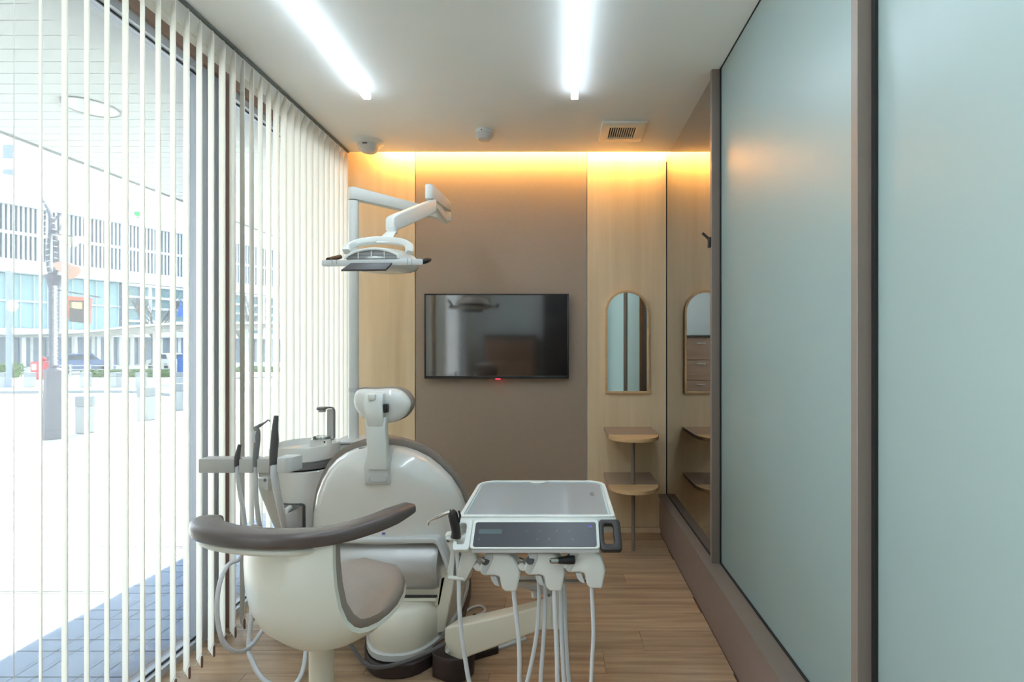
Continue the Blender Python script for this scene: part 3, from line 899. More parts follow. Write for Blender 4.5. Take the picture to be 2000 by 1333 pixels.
# ------------------------------------------------------------------ cuspidor unit with operating-light pole
CU = V((PX(600, 2.35), 2.35, 0))
def cuspidor():
    t = thing('cuspidor_unit', 'white rinsing basin unit on a round column beside the blind', 'dental unit', (CU.x, CU.y, 0))
    zr = 0.797
    body = [(0.128, 0.0), (0.132, 0.01), (0.128, 0.10), (0.122, 0.30), (0.120, 0.45), (0.122, 0.58), (0.128, 0.685), (0.124, 0.69)]
    part('column', lathe(body, CU, 48), MT['gloss'], t)
    part('dark_ring', lathe([(0.118, 0.690), (0.118, 0.697)], CU, 48), MT['dark_hole'], t)  # dark ring between the column and the grey ring
    part('grey_ring', lathe([(0.126, 0.697), (0.132, 0.700), (0.136, 0.726), (0.130, 0.7275)], CU, 48), MT['mid_grey'], t)
    part('basin', lathe([(0.02, 0.728), (0.130, 0.728), (0.1375, 0.735), (0.1385, zr - 0.004), (0.1365, zr), (0.133, zr), (0.131, zr - 0.004), (0.124, zr - 0.030), (0.09, zr - 0.052), (0.03, zr - 0.060), (0.004, zr - 0.061)], CU, 48), MT['porcelain'], t)
    part('drain', lathe([(0.001, zr - 0.060), (0.018, zr - 0.060), (0.018, zr - 0.0545), (0.001, zr - 0.0545)], CU, 20), MT['steel'], t)
    # filler block and tap at the far right of the rim
    fb = V((PX(641, 2.44), 2.44, 0))
    part('filler_block', bev(box((fb.x - 0.070, 2.405, zr - 0.045), (fb.x + 0.012, 2.455, zr + 0.004)), 0.007, 2), MT['porcelain'], t)
    part('cup_ring', lathe([(0.034, zr + 0.004), (0.038, zr + 0.006), (0.039, zr + 0.012), (0.036, zr + 0.014), (0.032, zr + 0.012), (0.031, zr + 0.006)], (PX(628, 2.43), 2.43, 0), 28), MT['clear'], t)
    part('filler_hole', cyl((PX(633.5, 2.403), 2.402, PZ(864, 2.403)), (PX(633.5, 2.403), 2.406, PZ(864, 2.403)), 0.004, 10), MT['dark_hole'], t)
    tp = [P(653, 856, 2.44), P(653, 830, 2.44), P(653, 806, 2.44), P(651.5, 799.5, 2.44), P(646, 796.5, 2.44), P(634, 797.5, 2.41), P(623, 800, 2.38)]
    part('tap', sweep(tp, rrect(0.007, 0.014, 0.003, 2), 5, up=(0, 1, 0)), MT['mid_grey'], t)
    part('tap_face', box((PX(638.5, 2.445), 2.444, zr), (PX(651, 2.445), 2.456, PZ(800, 2.445)), 0.003), MT['greyw'], t)
    part('tap_head', prism(rrect(0.036, 0.05, 0.01, 3), P(629, 800.5, 2.38), (1, 0, 0), (0, 1, 0), (0, 0, 0.012), 0.003), MT['mid_grey'], t)
    part('tap_nozzle', lathe([(0.016, 0), (0.017, 0.002), (0.017, 0.010)], P(629, 805, 2.38), 20), MT['greyw'], t)
    # service recess at the front with a box arm and pipe
    part('recess_rim', pxpoly([(548, 985), (586, 985), (591, 987), (593, 992), (593, 1040), (548, 1040)], 2.222, 0.02, 0.002), MT['dgrey'], t)
    part('recess_back', pxpoly([(549, 987.5), (585, 987.5), (590, 992), (590, 1040), (549, 1040)], 2.219, 0.004), MT['mid_grey'], t, False)
    part('recess_arm', bev(loft([[P(588, 990, 2.21), P(588, 1030, 2.21), P(588, 1030, 2.21) + V((0, .02, 0)), P(588, 990, 2.21) + V((0, .02, 0))], [P(556, 1006, 2.12), P(556, 1050, 2.12), P(556, 1050, 2.12) + V((.012, .03, 0)), P(556, 1006, 2.12) + V((.012, .03, 0))]]), 0.003), MT['greyw'], t)
    part('recess_pipe', cyl(P(557, 1000, 2.16), P(566, 992, 2.215), 0.011, 16), MT['wplastic'], t)
    # box body behind the column that carries the pole
    part('rear_body', box((-1.105, 2.475, 0.0), (-0.968, 2.66, 0.765), 0.012), MT['wplastic'], t)
    part('rear_top', box((-1.11, 2.47, 0.7655), (-0.963, 2.665, 0.778), 0.004), MT['greyw'], t)
    # assistant's holder: arm and bar
    yb = 1.80
    def bx_(x0, x1, y0=897, y1=925, dep=0.050):
        return box((PX(x0, yb), yb, PZ(y1, yb)), (PX(x1, yb), yb + dep, PZ(y0, yb)), 0.004)
    hb = part('holder_bar', vf_join(bx_(387, 457), bx_(466, 494), bx_(501, 526.5),
             box((PX(450, yb), yb + 0.026, PZ(922, yb)), (PX(545, yb), yb + 0.050, PZ(898, yb)), 0.003)), MT['silver'], t)
    pl = [(PX(540, yb), yb), (PX(557, yb), yb), (PX(566, yb) + 0.003, yb + 0.012), (PX(566, yb) + 0.016, yb + 0.06), (PX(540, yb), yb + 0.06)]
    part('holder_end', prism(pl, (0, 0, PZ(924, yb)), (1, 0, 0), (0, 1, 0), (0, 0, PZ(895, yb) - PZ(924, yb)), 0.004), MT['greyw'], hb)
    part('holder_foot', box((PX(509, 1.83), 1.815, PZ(931, 1.83)), (PX(533, 1.83), 1.86, PZ(921, 1.83)), 0.003), MT['greyw'], hb)
    a0, a1 = P(521, 940, 1.845), P(556, 1040, 2.14)
    part('holder_arm', sweep([P(519, 934, 1.842), P(520, 952, 1.85), P(532, 985, 1.93), P(548, 1025, 2.06), P(556, 1042, 2.16), CU + V((0.0, -0.05, 0.47))], rrect(0.036, 0.044, 0.012, 3), 5, up=(1, 0, 0.2)), MT['wplastic'], t)
    part('arm_label', pxpoly([(514.5, 934), (521, 931.5), (525, 933), (523.5, 944), (524, 958), (516, 958), (514, 948)], 1.814, 0.004, 0.001), MT['greyw'], t)
    part('arm_screw', cyl(P(518, 938.5, 1.812), P(518, 938.5, 1.816), 0.0055, 14), MT['mid_grey'], t)
    return t
cuspidor()

# instruments standing in the assistant's holder
def inst(name, label, cat, base, parts_, hose_pts, hr, group='instruments in the holder by the basin'):
    t = thing(name, label, cat, base, group)
    for nm, vf, m in parts_:
        part(nm, vf, m, t, angle=50)
    part('hose', tube(hose_pts, hr, 10, 6), MT['hose'], t, angle=60)
    return t
yb = 1.812
inst('suction_handle', 'short dark suction handle, farthest from the basin in its holder', 'suction handle', P(463, 925, yb),
     [('grip', tube([P(462, 911, yb), P(463.5, 893, yb), P(466.5, 876, yb), P(468, 869, yb)], [0.0095, 0.0095, 0.0065, 0.006], 12, 4), MT['dgrey'])],
     [P(463.5, 910, yb), P(464.5, 930, yb), P(469, 965, yb + .01), P(476, 1005, yb + .03), P(478, 1050, 1.87), P(470, 1090, 1.90), P(445, 1105, 1.86), P(428, 1145, 1.80), P(424, 1200, 1.78), P(434, 1250, 1.78), P(458, 1273, 1.82), P(490, 1262, 1.92), P(530, 1200, 2.05), P(560, 1120, 2.18)], 0.0078)
inst('water_syringe', 'grey three-way syringe with bent tip standing in the holder by the basin', 'syringe', P(497, 925, yb),
     [('grip', tube([P(498, 912, yb), P(499.5, 890, yb), P(502, 860, yb), P(502, 842, yb), P(498, 835, yb)], [0.0085, 0.0095, 0.0105, 0.0095, 0.007], 12, 5), MT['mid_grey']),
      ('lever', bev(loft([[P(x, y, yb - .012), P(x + 6, y, yb - .012), P(x + 6, y, yb + .008), P(x, y, yb + .008)] for x, y in ((493, 866), (492.5, 852), (495, 842))]), 0.002), MT['greyw']),
      ('tip', tube([P(498, 837, yb), P(507, 832, yb), P(517, 826, yb), P(524, 821, yb), P(527.5, 824, yb)], [0.007, 0.0058, 0.0035, 0.0022, 0.0018], 10, 4), MT['mid_grey'])],
     [P(498, 912, yb), P(499, 940, yb), P(500, 975, yb + .01), P(504, 1010, yb + .04), P(510, 1060, 1.92), P(500, 1150, 1.95), P(486, 1255, 1.93), P(492, 1290, 1.88), P(512, 1325, 1.84), P(545, 1345, 1.83), P(575, 1338, 1.85), P(592, 1308, 1.9), P(598, 1260, 2.0), P(600, 1180, 2.18)], 0.0082)
inst('vacuum_handle', 'tall curved grey vacuum handle, nearest the basin in its holder', 'suction handle', P(533, 925, yb),
     [('grip', tube([P(533, 909, yb), P(534.5, 885, yb), P(536.5, 860, yb), P(537, 838, yb), P(539.5, 812.5, yb)], [0.0125, 0.0135, 0.013, 0.0105, 0.0075], 14, 6), MT['dgrey']),
      ('slider', box((PX(528, yb), yb - 0.010, PZ(890, yb)), (PX(531, yb), yb + 0.002, PZ(876, yb)), 0.0015), MT['greyw'])],
     [P(535, 908, yb), P(536, 930, yb), P(542, 965, yb + .02), P(551, 1005, yb + .07), P(561, 1050, 2.0), P(575, 1120, 2.12), P(590, 1180, 2.2)], 0.0125)

# ------------------------------------------------------------------ operating light on its pole
def op_light():
    pc = V((PX(690.5, 2.56), 2.56, 0))
    t = thing('operating_light', 'white operating light on jointed arms and a tall pole', 'lamp', (pc.x, pc.y, 0.778))
    zt = PZ(393, 2.56)
    part('pole', lathe([(0.001, 0.7785), (0.025, 0.7785), (0.025, zt), (0.001, zt)], pc, 28), MT['wplastic'], t)
    part('pole_collar', lathe([(0.0265, PZ(766, 2.56)), (0.0265, PZ(757, 2.56))], pc, 28), MT['greyw'], t)
    part('joint_ring', lathe([(0.019, zt), (0.019, zt + 0.005)], pc, 24), MT['dgrey'], t)
    zA0, zA1 = zt + 0.006, PZ(367, 2.56)
    E = V((-0.668, 3.01, 0))
    d = (E - pc).normalized()
    def arm(name, a, b, z0, z1, hw, r0, zb0=None, zb1=None):
        """flat-sided arm with a round end at a"""
        zb0 = z0 if zb0 is None else zb0; zb1 = z1 if zb1 is None else zb1
        u = (b - a); L_ = u.length; u.normalize(); s = V((-u.y, u.x, 0))
        pl = []
        for k in range(9):
            an = PI / 2 + PI * k / 8
            pl.append((r0 * math.cos(an), r0 * math.sin(an)))
        pl2 = pl + [(L_, -hw)] + [(L_ + hw * math.cos(-PI / 2 + PI * k / 6), hw * math.sin(-PI / 2 + PI * k / 6)) for k in range(1, 6)] + [(L_, hw)]
        lo = [a + u * p[0] + s * p[1] + V((0, 0, z0 + (zb0 - z0) * max(0, min(1, p[0] / L_)))) for p in pl2]
        hi = [a + u * p[0] + s * p[1] + V((0, 0, z1 + (zb1 - z1) * max(0, min(1, p[0] / L_)))) for p in pl2]
        return part(name, bev(loft([lo, hi]), 0.004, 2, 50), MT['wplastic'], t, angle=40)
    arm('lower_arm', pc, E, zA0, zA1, 0.021, 0.024, zA0 + 0.004, zA1 - 0.004)
    # second arm lies on the elbow and comes back towards the room
    J = V((PX(839, 2.58), 2.58, 0))
    arm('upper_arm', J, E, zA1 + 0.003 - 0.055, zA1 + 0.020, 0.020, 0.022, zA1 + 0.003, zA1 + 0.056)
    part('elbow_web', bev(loft([[J + V((-0.012, 0.02, zA1 - 0.06)), J + V((0.012, 0.02, zA1 - 0.06)), J + V((0.012, 0.06, zA1 + 0.0)), J + V((-0.012, 0.06, zA1 + 0.0))],
                                [E + V((-0.03, -0.03, zA0 - 0.02)), E + V((0.01, -0.03, zA0 - 0.02)), E + V((0.01, 0.0, zA0 + 0.01)), E + V((-0.03, 0.0, zA0 + 0.01))]]), 0.004), MT['wplastic'], t)
    part('upper_joint', lathe([(0.014, PZ(389, 2.58)), (0.016, PZ(388, 2.58)), (0.016, PZ(384, 2.58)), (0.014, PZ(383, 2.58))], J, 20), MT['greyw'], t)
    # spring arm down to the lamp head
    S0 = P(843, 404, 2.575); S1 = P(767, 436, 2.30)
    u = (S1 - S0); side = V((u.y, -u.x, 0)).normalized()
    rings = []
    for f, hh, ww in ((-0.06, 0.030, 0.020), (0.0, 0.036, 0.022), (0.5, 0.036, 0.024), (0.93, 0.036, 0.026), (1.04, 0.033, 0.025), (1.08, 0.026, 0.022)):
        c_ = S0 + u * f
        rings.append([c_ + side * ww + V((0, 0, hh)), c_ - side * ww + V((0, 0, hh)), c_ - side * ww - V((0, 0, hh)), c_ + side * ww - V((0, 0, hh))])
    part('spring_arm', bev(loft(rings), 0.007, 3, 50), MT['wplastic'], t, angle=40)
    K = S1
    part('swivel', lathe([(0.020, -0.012), (0.023, -0.010), (0.023, 0.014), (0.020, 0.016)], P(766, 451, 2.29), 20), MT['wplastic'], t)
    hy = 2.15
    part('neck', bev(loft([[P(755, 452, 2.27), P(775, 452, 2.27), P(775, 452, 2.31), P(755, 452, 2.31)], [P(733, 474, 2.17), P(762, 474, 2.17), P(762, 474, 2.21), P(733, 474, 2.21)]]), 0.004), MT['wplastic'], t)
    # yoke: bowed band over the head
    yk = [P(677, 492, 2.13), P(682, 482, 2.15), P(700, 474.5, 2.185), P(735, 470, 2.20), P(772, 471.5, 2.185), P(797, 478, 2.15), P(800, 494, 2.13)]
    part('yoke', sweep(yk, rrect(0.030, 0.028, 0.006, 3), 6, up=(0, 0.25, 1)), MT['wplastic'], t, angle=50)
    # head: flat body with domed vented cover, bar with two handles, lens under
    hc = P(735, 512, hy)
    part('head_bar', bev(loft([[P(x, y0, hy - 0.035), P(x, y1, hy - 0.035), P(x, y1, hy + 0.0), P(x, y0, hy + 0.0)] for x, y0, y1 in ((628, 510, 519), (632, 508.5, 520.5), (640, 508, 521), (735, 507, 519.5), (820, 506, 518), (826, 507, 517))]), 0.004, 2, 40), MT['greyw'], t)
    cover = []
    for k, (s, dz) in enumerate(((1.0, 0.0), (0.97, 0.012), (0.86, 0.03), (0.66, 0.047), (0.40, 0.056), (0.12, 0.059))):
        cover.append([V((hc.x + 0.003 + 0.150 * s * math.cos(2 * PI * j / 36), hy + 0.085 + 0.115 * s * math.sin(2 * PI * j / 36), PZ(507, hy) + dz)) for j in range(36)])
    part('head_cover', loft(cover), MT['wplastic'], t, angle=60)
    # front vent field: arched panel with fine slots
    av = [(675, 506.5), (676, 503), (690, 495.5), (705, 491), (725, 488.2), (745, 489), (762, 493), (776, 499.5), (778, 506.5)]
    vp = part('vent_panel', pxpoly(av, 2.125, 0.06, 0.001), MT['silver'], t)
    for k in range(6):
        y = 491 + k * 2.7
        x0 = [700, 688, 681, 678, 676.5, 676][k]; x1 = [752, 764, 770, 774, 776.5, 777.5][k]
        part('vent_slot', box((PX(x0, 2.1245), 2.1225, PZ(y + 0.9, 2.1245)), (PX(x1, 2.1245), 2.1255, PZ(y, 2.1245))), MT['mid_grey'], vp, False)
    for x in (700, 726, 751):
        part('vent_rib', box((PX(x - 1, 2.124), 2.1205, PZ(506, 2.124)), (PX(x + 1, 2.124), 2.1275, PZ(490.5, 2.124))), MT['wplastic'], vp, False)
    arc = [P(x, y - 1.5, 2.122) for x, y in av]
    part('cover_rim', sweep(arc, rrect(0.012, 0.010, 0.004, 2), 4, up=(0, 1, 0)), MT['wplastic'], t, angle=50)
    part('lens', loft([[V((hc.x + 0.020 + 0.135 * s * math.cos(2 * PI * j / 32), hy + 0.07 + 0.10 * s * math.sin(2 * PI * j / 32), PZ(518, hy) - dz)) for j in range(32)] for s, dz in ((1.0, -0.004), (0.97, 0.008), (0.8, 0.018), (0.45, 0.024), (0.1, 0.026))]), MT['porcelain'], t, angle=60)
    part('sensor_pad', bev(loft([[P(x, y, Y_) for x, y, Y_ in q] for q in (
        ((685, 514, 2.10), (766, 513, 2.10), (753, 526, 2.07), (666, 527, 2.07)), ((685, 517, 2.11), (767, 516, 2.11), (754, 530, 2.08), (665, 530.5, 2.08)))]), 0.002), MT['dgrey'], t)
    part('handle', cyl(P(641, 508, hy - 0.015), P(664, 502, hy + 0.11), 0.010, 14), MT['charcoal'], t)
    part('handle', tube([P(824, 512, hy - 0.02), P(832, 509.5, hy - 0.01), P(838, 507, hy + 0.02)], [0.010, 0.0115, 0.0105], 14, 4), MT['charcoal'], t)
    for x in (648, 657, 795, 804):
        part('bar_seam', box((PX(x, hy - .036), hy - 0.0362, PZ(519.5, hy)), (PX(x + 0.7, hy - .036), hy - 0.034, PZ(508.5, hy))), MT['mid_grey'], t, False)
op_light()

# ------------------------------------------------------------------ delivery table on its swing arm
def delivery():
    t = thing('delivery_table', 'white instrument table with grey tray top, control panel and swing arm', 'instrument table', (-0.43, 1.97, 0))
    zt = 0.7355
    x0, x1, y0, y1 = -0.305, 0.163, 1.500, 1.905
    cx, cy = (x0 + x1) / 2, (y0 + y1) / 2
    def outl(inset, rb, rf):
        """plan outline: large radii at the far corners, small in front"""
        X0, X1, Y0, Y1 = x0 + inset, x1 - inset, y0 + inset, y1 - inset
        out = []
        for (px, py, r, a0) in ((X1, Y1, rb, 0), (X0, Y1, rb, 90), (X0, Y0, rf, 180), (X1, Y0, rf, 270)):
            sx = -1 if px == X1 else 1; sy = -1 if py == Y1 else 1
            for k in range(7):
                a = math.radians(a0 + 15 * k)
                out.append(V((px + sx * r + r * math.cos(a), py + sy * r + r * math.sin(a), 0)))
        return out
    def lift(o_, z): return [p + V((0, 0, z)) for p in o_]
    tr = part('tray', loft([lift(outl(0.020, 0.05, 0.01), zt - 0.050), lift(outl(0.006, 0.062, 0.012), zt - 0.040), lift(outl(0.0, 0.065, 0.012), zt - 0.028), lift(outl(0.0, 0.065, 0.012), zt - 0.006), lift(outl(0.003, 0.062, 0.010), zt)]), MT['wplastic'], t, angle=40)
    rim_o, rim_i = outl(0.004, 0.061, 0.010), outl(0.016, 0.05, 0.006)
    part('tray_rim', bev(ring_prism(lift(rim_o, zt), lift(rim_i, zt), (0, 0, 0.006)), 0.0015, 1), MT['wplastic'], tr, angle=40)
    mo = outl(0.019, 0.048, 0.006)
    part('tray_mat', loft([lift(mo, zt + 0.0002), lift(outl(0.019, 0.048, 0.006), zt + 0.003)]), MT['traymat'], tr)
    part('mat_edge', ring_prism(lift(outl(0.019, 0.048, 0.006), zt + 0.003), lift(outl(0.024, 0.044, 0.004), zt + 0.003), (0, 0, 0.0015)), MT['tray_edge'], tr)
    nx = PX(1051, 1.89)
    pl = [(nx + 0.036 * math.cos(PI + PI * i / 12), 1.892 + 0.030 * math.sin(PI + PI * i / 12)) for i in range(13)]
    part('finger_notch', prism(pl, (0, 0, zt + 0.003), (1, 0, 0), (0, 1, 0), (0, 0, 0.004), 0.001), MT['wplastic'], tr)
    part('mat_tab', xform(lathe([(0.001, 0), (0.010, 0), (0.010, 0.0008), (0.001, 0.0008)], (0, 0, 0), 20), Matrix.Translation((0.105, 1.735, zt + 0.0032)) @ Matrix.Diagonal((0.75, 2.2, 1, 1))), MT['mid_grey'], tr, False)
    # sloping control face: A = top edge, B = bottom edge
    A = V((0, 1.492, zt - 0.002)); B = V((0, 1.425, PZ(1073, 1.425)))
    fx0, fx1 = -0.256, 0.109
    dn = (B - A); Ls = dn.length; dn.normalize()
    nrm = V((0, -1, 0)) - dn * V((0, -1, 0)).dot(dn); nrm.normalize()
    poly = rrect(fx1 - fx0, Ls, 0.010, 3, (fx0 + fx1) / 2, Ls / 2)
    bk = V((0, 0.055, -0.012))
    face = part('control_face', bev(loft([[A + V((p[0], 0, 0)) + dn * p[1] for p in poly], [A + V((p[0], 0, 0)) + dn * p[1] + V((0, 0.03, -0.014)) for p in poly]]), 0.003, 2, 50), MT['wplastic'], t, angle=40)
    sp = rrect(fx1 - fx0 - 0.018, Ls - 0.014, 0.006, 3, (fx0 + fx1) / 2, Ls / 2 + 0.001)
    part('control_film', prism(sp, A + nrm * 0.0002, (1, 0, 0), dn, nrm * 0.0012), MT['panel_dark'], face, False)
    def onface(px0, px1, s0, s1, m, name, h=0.0018):
        pr = [(PX(px0, 1.46), s0 * Ls), (PX(px1, 1.46), s0 * Ls), (PX(px1, 1.46), s1 * Ls), (PX(px0, 1.46), s1 * Ls)]
        part(name, prism(pr, A, (1, 0, 0), dn, nrm * h), m, face, False)
    onface(935, 980, 0.34, 0.50, MT['lcd'], 'display')
    for x in (937, 1050, 1073, 1118):
        onface(x - 2, x + 2, 0.66, 0.72, MT['lcd'], 'key_mark')
    for x in (1030, 1054, 1088, 1112):
        onface(x - 2, x + 2, 0.38, 0.42, MT['lcd'], 'key_mark')
    emblem(face, A + V((PX(1152.5, 1.475), 0, 0)) + dn * Ls * 0.27 + nrm * 0.0016, (1, 0, 0), -dn, nrm, 0.013, MT['logo_blue'], MT['logo_grey'])
    # lower lip and under-box
    part('lower_lip', box((fx0 + 0.006, 1.432, PZ(1082, 1.43)), (fx1 - 0.002, 1.56, PZ(1074, 1.43)), 0.003), MT['greyw'], t)
    part('under_box', box((-0.20, 1.56, zt - 0.085), (0.06, 1.84, zt - 0.045), 0.01), MT['wplastic'], t)
    # handles at both sides of the control face
    def handle(xa, xb, m, o_out, o_in, th=0.016):
        def at(x, s): return A + V((x, 0, 0)) + dn * (s * Ls) + nrm * 0.002
        oo = rrect(1, 1, o_out, 4, 0.5, 0.5); ii = rrect(1, 1, o_in, 4, 0.5, 0.5)
        w_ = xb - xa
        O = [at(xa + p[0] * w_, -0.02 + p[1] * 1.06) for p in oo]
        I = [at(xa + w_ * 0.20 + p[0] * w_ * 0.46, 0.14 + p[1] * 0.70) for p in ii]
        return part('handle', bev(ring_prism(O, I, -nrm * th), 0.004, 2, 50), m, t, angle=40)
    handle(fx1 + 0.0005, fx1 + 0.062, MT['charcoal'], 0.14, 0.22, 0.020)
    handle(fx0 - 0.048, fx0 - 0.0005, MT['wplastic'], 0.14, 0.22, 0.018)
    # post and swing arm down to the chair base
    pc = V((PX(1082, 1.72), 1.72, 0))
    part('post', box((pc.x - 0.026, 1.695, 0.30), (pc.x + 0.030, 1.745, zt - 0.083), 0.006), MT['wplastic'], t)
    part('post_bracket', pxpoly([(1012, 1128), (1078, 1128), (1078, 1166), (1050, 1160), (1012, 1146)], 1.69, 0.012, 0.002), MT['silver'], t)
    part('bracket_knob', lathe([(0.001, 0), (0.010, 0.001), (0.011, 0.018), (0.001, 0.02)], P(1044, 1167, 1.685), 16), MT['wplastic'], t)
    part('post_screw', cyl(P(1072, 1163.5, 1.688), P(1072, 1163.5, 1.696), 0.005, 14), MT['mid_grey'], t)
    part('tool_rail', cyl(P(1000, 1137, 1.60), P(1152, 1136, 1.60), 0.0065, 12), MT['steel'], t)
    for x in (1006, 1146):
        part('rail_bracket', cyl(P(x, 1137, 1.60), P(x, 1137, 1.60) + V((0, 0.02, 0.19)), 0.006, 10), MT['steel'], t)
    a0, a1 = P(893, 1252, 1.95), P(1094, 1197, 1.72)
    u = a1 - a0
    sd = V((u.y, -u.x, 0)).normalized() * -1
    rings = []
    for f, h0, h1, w_ in ((-0.085, 0.052, 0.062, 0.020), (-0.07, 0.064, 0.072, 0.036), (-0.02, 0.070, 0.074, 0.044), (0.25, 0.056, 0.064, 0.044), (0.6, 0.042, 0.056, 0.043), (0.98, 0.026, 0.050, 0.040)):
        c_ = a0 + u * f
        rings.append([c_ + sd * w_ + V((0, 0, h1)), c_ - sd * w_ + V((0, 0, h1)), c_ - sd * w_ - V((0, 0, h0)), c_ + sd * w_ - V((0, 0, h0))])
    part('swing_arm', bev(loft(rings), 0.008, 3, 45), MT['cream_plastic'], t, angle=40)
    part('pivot', lathe([(0.040, 0.088), (0.044, 0.092), (0.044, 0.16)], (a0.x, a0.y, 0), 28), MT['cream_plastic'], t)
    part('arm_cap', cyl(P(874, 1272, 1.90) , P(874, 1272, 1.925), 0.0075, 16), MT['greyw'], t)
    fp = [(a0.x + 0.066 * math.cos(a), a0.y - 0.005 + 0.066 * math.sin(a)) for a in [math.radians(-110 + 15 * k) for k in range(13)]] + [(a0.x - 0.06, a0.y + 0.09), (a0.x - 0.10, a0.y + 0.02), (a0.x - 0.085, a0.y - 0.035)]
    part('pivot_foot', prism(fp, (0, 0, 0.0), (1, 0, 0), (0, 1, 0), (0, 0, 0.086), 0.004), MT['dbrown'], t, angle=40)
    # ---- instrument holders
    body = [(944, 1087), (951, 1084), (966, 1083), (992, 1084), (1004, 1091), (1011, 1104), (1016, 1122), (1009.5, 1157), (986, 1157), (979, 1150), (975.5, 1128), (965, 1125), (947, 1126), (938, 1121), (934, 1112), (940, 1100)]
    band = [(946, 1085.5), (951, 1083), (961, 1083.5), (964, 1090), (957, 1107), (947, 1126), (938, 1121)]
    for i, dx in enumerate((0, 87.5, 167)):
        Yh = 1.455
        bp = [(x + dx, y - (0, 1, 6)[i]) for x, y in body]
        h = part('instrument_holder', pxpoly(bp, Yh, 0.048, 0.006, 3), MT['wplastic'], t, angle=40)
        mv = lambda q: [(x + dx, y - (0, 1, 6)[i]) for x, y in q]
        part('holder_band', pxpoly(mv(band), Yh - 0.002, 0.052, 0.003), MT['greyw'], h)
        part('holder_claw', pxpoly(mv([(922, 1108), (931, 1100), (936, 1103), (940, 1112), (936, 1119), (928, 1116)]), Yh + 0.002, 0.04, 0.004), MT['wplastic'], h)
        part('holder_socket', cyl(P(948 + dx, 1096 - (0, 1, 6)[i], Yh - 0.004), P(948 + dx, 1096 - (0, 1, 6)[i], Yh + 0.01), 0.012, 18), MT['dgrey'], h)
        part('holder_tab', pxpoly(mv([(957, 1126), (969, 1126), (976, 1148), (966, 1144), (960, 1136)]), Yh + 0.012, 0.03, 0.003), MT['greyw'], h)
        part('holder_stalk', cyl(P(993 + dx, 1092, Yh + 0.03), P(993 + dx, 1078, Yh + 0.05), 0.014, 16), MT['wplastic'], h)
    # syringe holder at the left corner of the table
    Ys = 1.46
    fork = part('syringe_holder', vf_join(
        pxpoly([(868, 1046), (880, 1044), (887, 1062), (889, 1082), (885, 1120), (886, 1136), (875, 1128), (873, 1118), (880, 1080)], Ys, 0.030, 0.003),
        pxpoly([(893, 1058), (908, 1047), (914, 1056), (928, 1085), (931, 1095), (908, 1138), (892, 1134), (893, 1116), (900, 1083), (893, 1066)], Ys - 0.004, 0.036, 0.004)), MT['wplastic'], t, angle=40)
    part('holder_back', pxpoly([(880, 1050), (900, 1050), (903, 1120), (884, 1130)], Ys + 0.022, 0.012, 0.002), MT['greyw'], fork)
    part('holder_pin', vf_join(cyl(P(872, 1053, Ys - 0.002), P(904, 1054, Ys - 0.004), 0.0055, 12), cyl(P(876, 1129, Ys), P(906, 1131, Ys), 0.006, 12)), MT['wplastic'], fork)
    part('holder_screw', cyl(P(874.5, 1057, Ys - 0.008), P(874.5, 1057, Ys), 0.0045, 12), MT['steel'], fork)
    return t
delivery()

def tool(name, label, cat, base, parts_, hose_pts, hr):
    return inst(name, label, cat, base, parts_, hose_pts, hr, 'instruments on the delivery table')
ys = 1.452
tool('air_syringe', 'dark-gripped syringe with bent steel nozzle at the instrument table corner', 'syringe', P(893, 1135, ys),
     [('grip', tube([P(890, 1050, ys), P(890.5, 1038, ys), P(887, 1018, ys), P(884, 1005, ys), P(880, 999, ys)], [0.0150, 0.0125, 0.0135, 0.0135, 0.0085], 14, 5), MT['charcoal']),
      ('lever', bev(loft([[P(x, y, ys - .006), P(x + 4, y, ys - .006), P(x + 4, y, ys + .008), P(x, y, ys + .008)] for x, y in ((894, 1022), (897, 1008), (894, 998))]), 0.0015), MT['black']),
      ('nozzle', tube([P(880, 1000, ys), P(868, 1004, ys), P(856, 1010, ys), P(842, 1016, ys), P(837.5, 1019, ys), P(836, 1026, ys)], [0.0085, 0.0068, 0.0052, 0.003, 0.0026, 0.0026], 12, 4), MT['steel'])],
     [P(891, 1050, ys + .008), P(894, 1100, ys + .012), P(896, 1138, ys + .01), P(897, 1180, ys), P(901, 1235, ys), P(909, 1290, ys), P(920, 1345, ys), P(950, 1408, ys + .01), P(990, 1412, ys + .03), P(1016, 1372, ys + .05), P(1033, 1318, ys + .07), P(1048, 1240, ys + .08), P(1053, 1165, ys + .09), P(1050, 1110, ys + .12)], 0.0062)
def coupling(px, py, dx=-9, dy=-9):
    a, b = P(px + 8, py + 5, 1.446), P(px, py, 1.440)
    return [('coupling', tube([a, a.lerp(b, 0.5), a.lerp(b, 0.52), b], [0.0065, 0.0065, 0.0042, 0.0042], 14, 1), MT['steel']),
            ('tip_ring', cyl(b, b.lerp(a, -0.08), 0.0052, 14), MT['steel'])]
tool('turbine_hose', 'pale hose with bare steel coupling, next to the dark-gripped syringe', 'dental hose', P(1003, 1157, 1.47),
     coupling(937, 1091) , [P(1003, 1150, 1.475), P(1005, 1175, 1.47), P(1011, 1225, 1.465), P(1014.5, 1280, 1.46), P(1015, 1340, 1.46), P(1022, 1400, 1.47), P(1045, 1412, 1.49), P(1054, 1370, 1.51), P(1057, 1310, 1.52), P(1063, 1230, 1.54), P(1065, 1160, 1.55), P(1064, 1110, 1.57)], 0.0064)
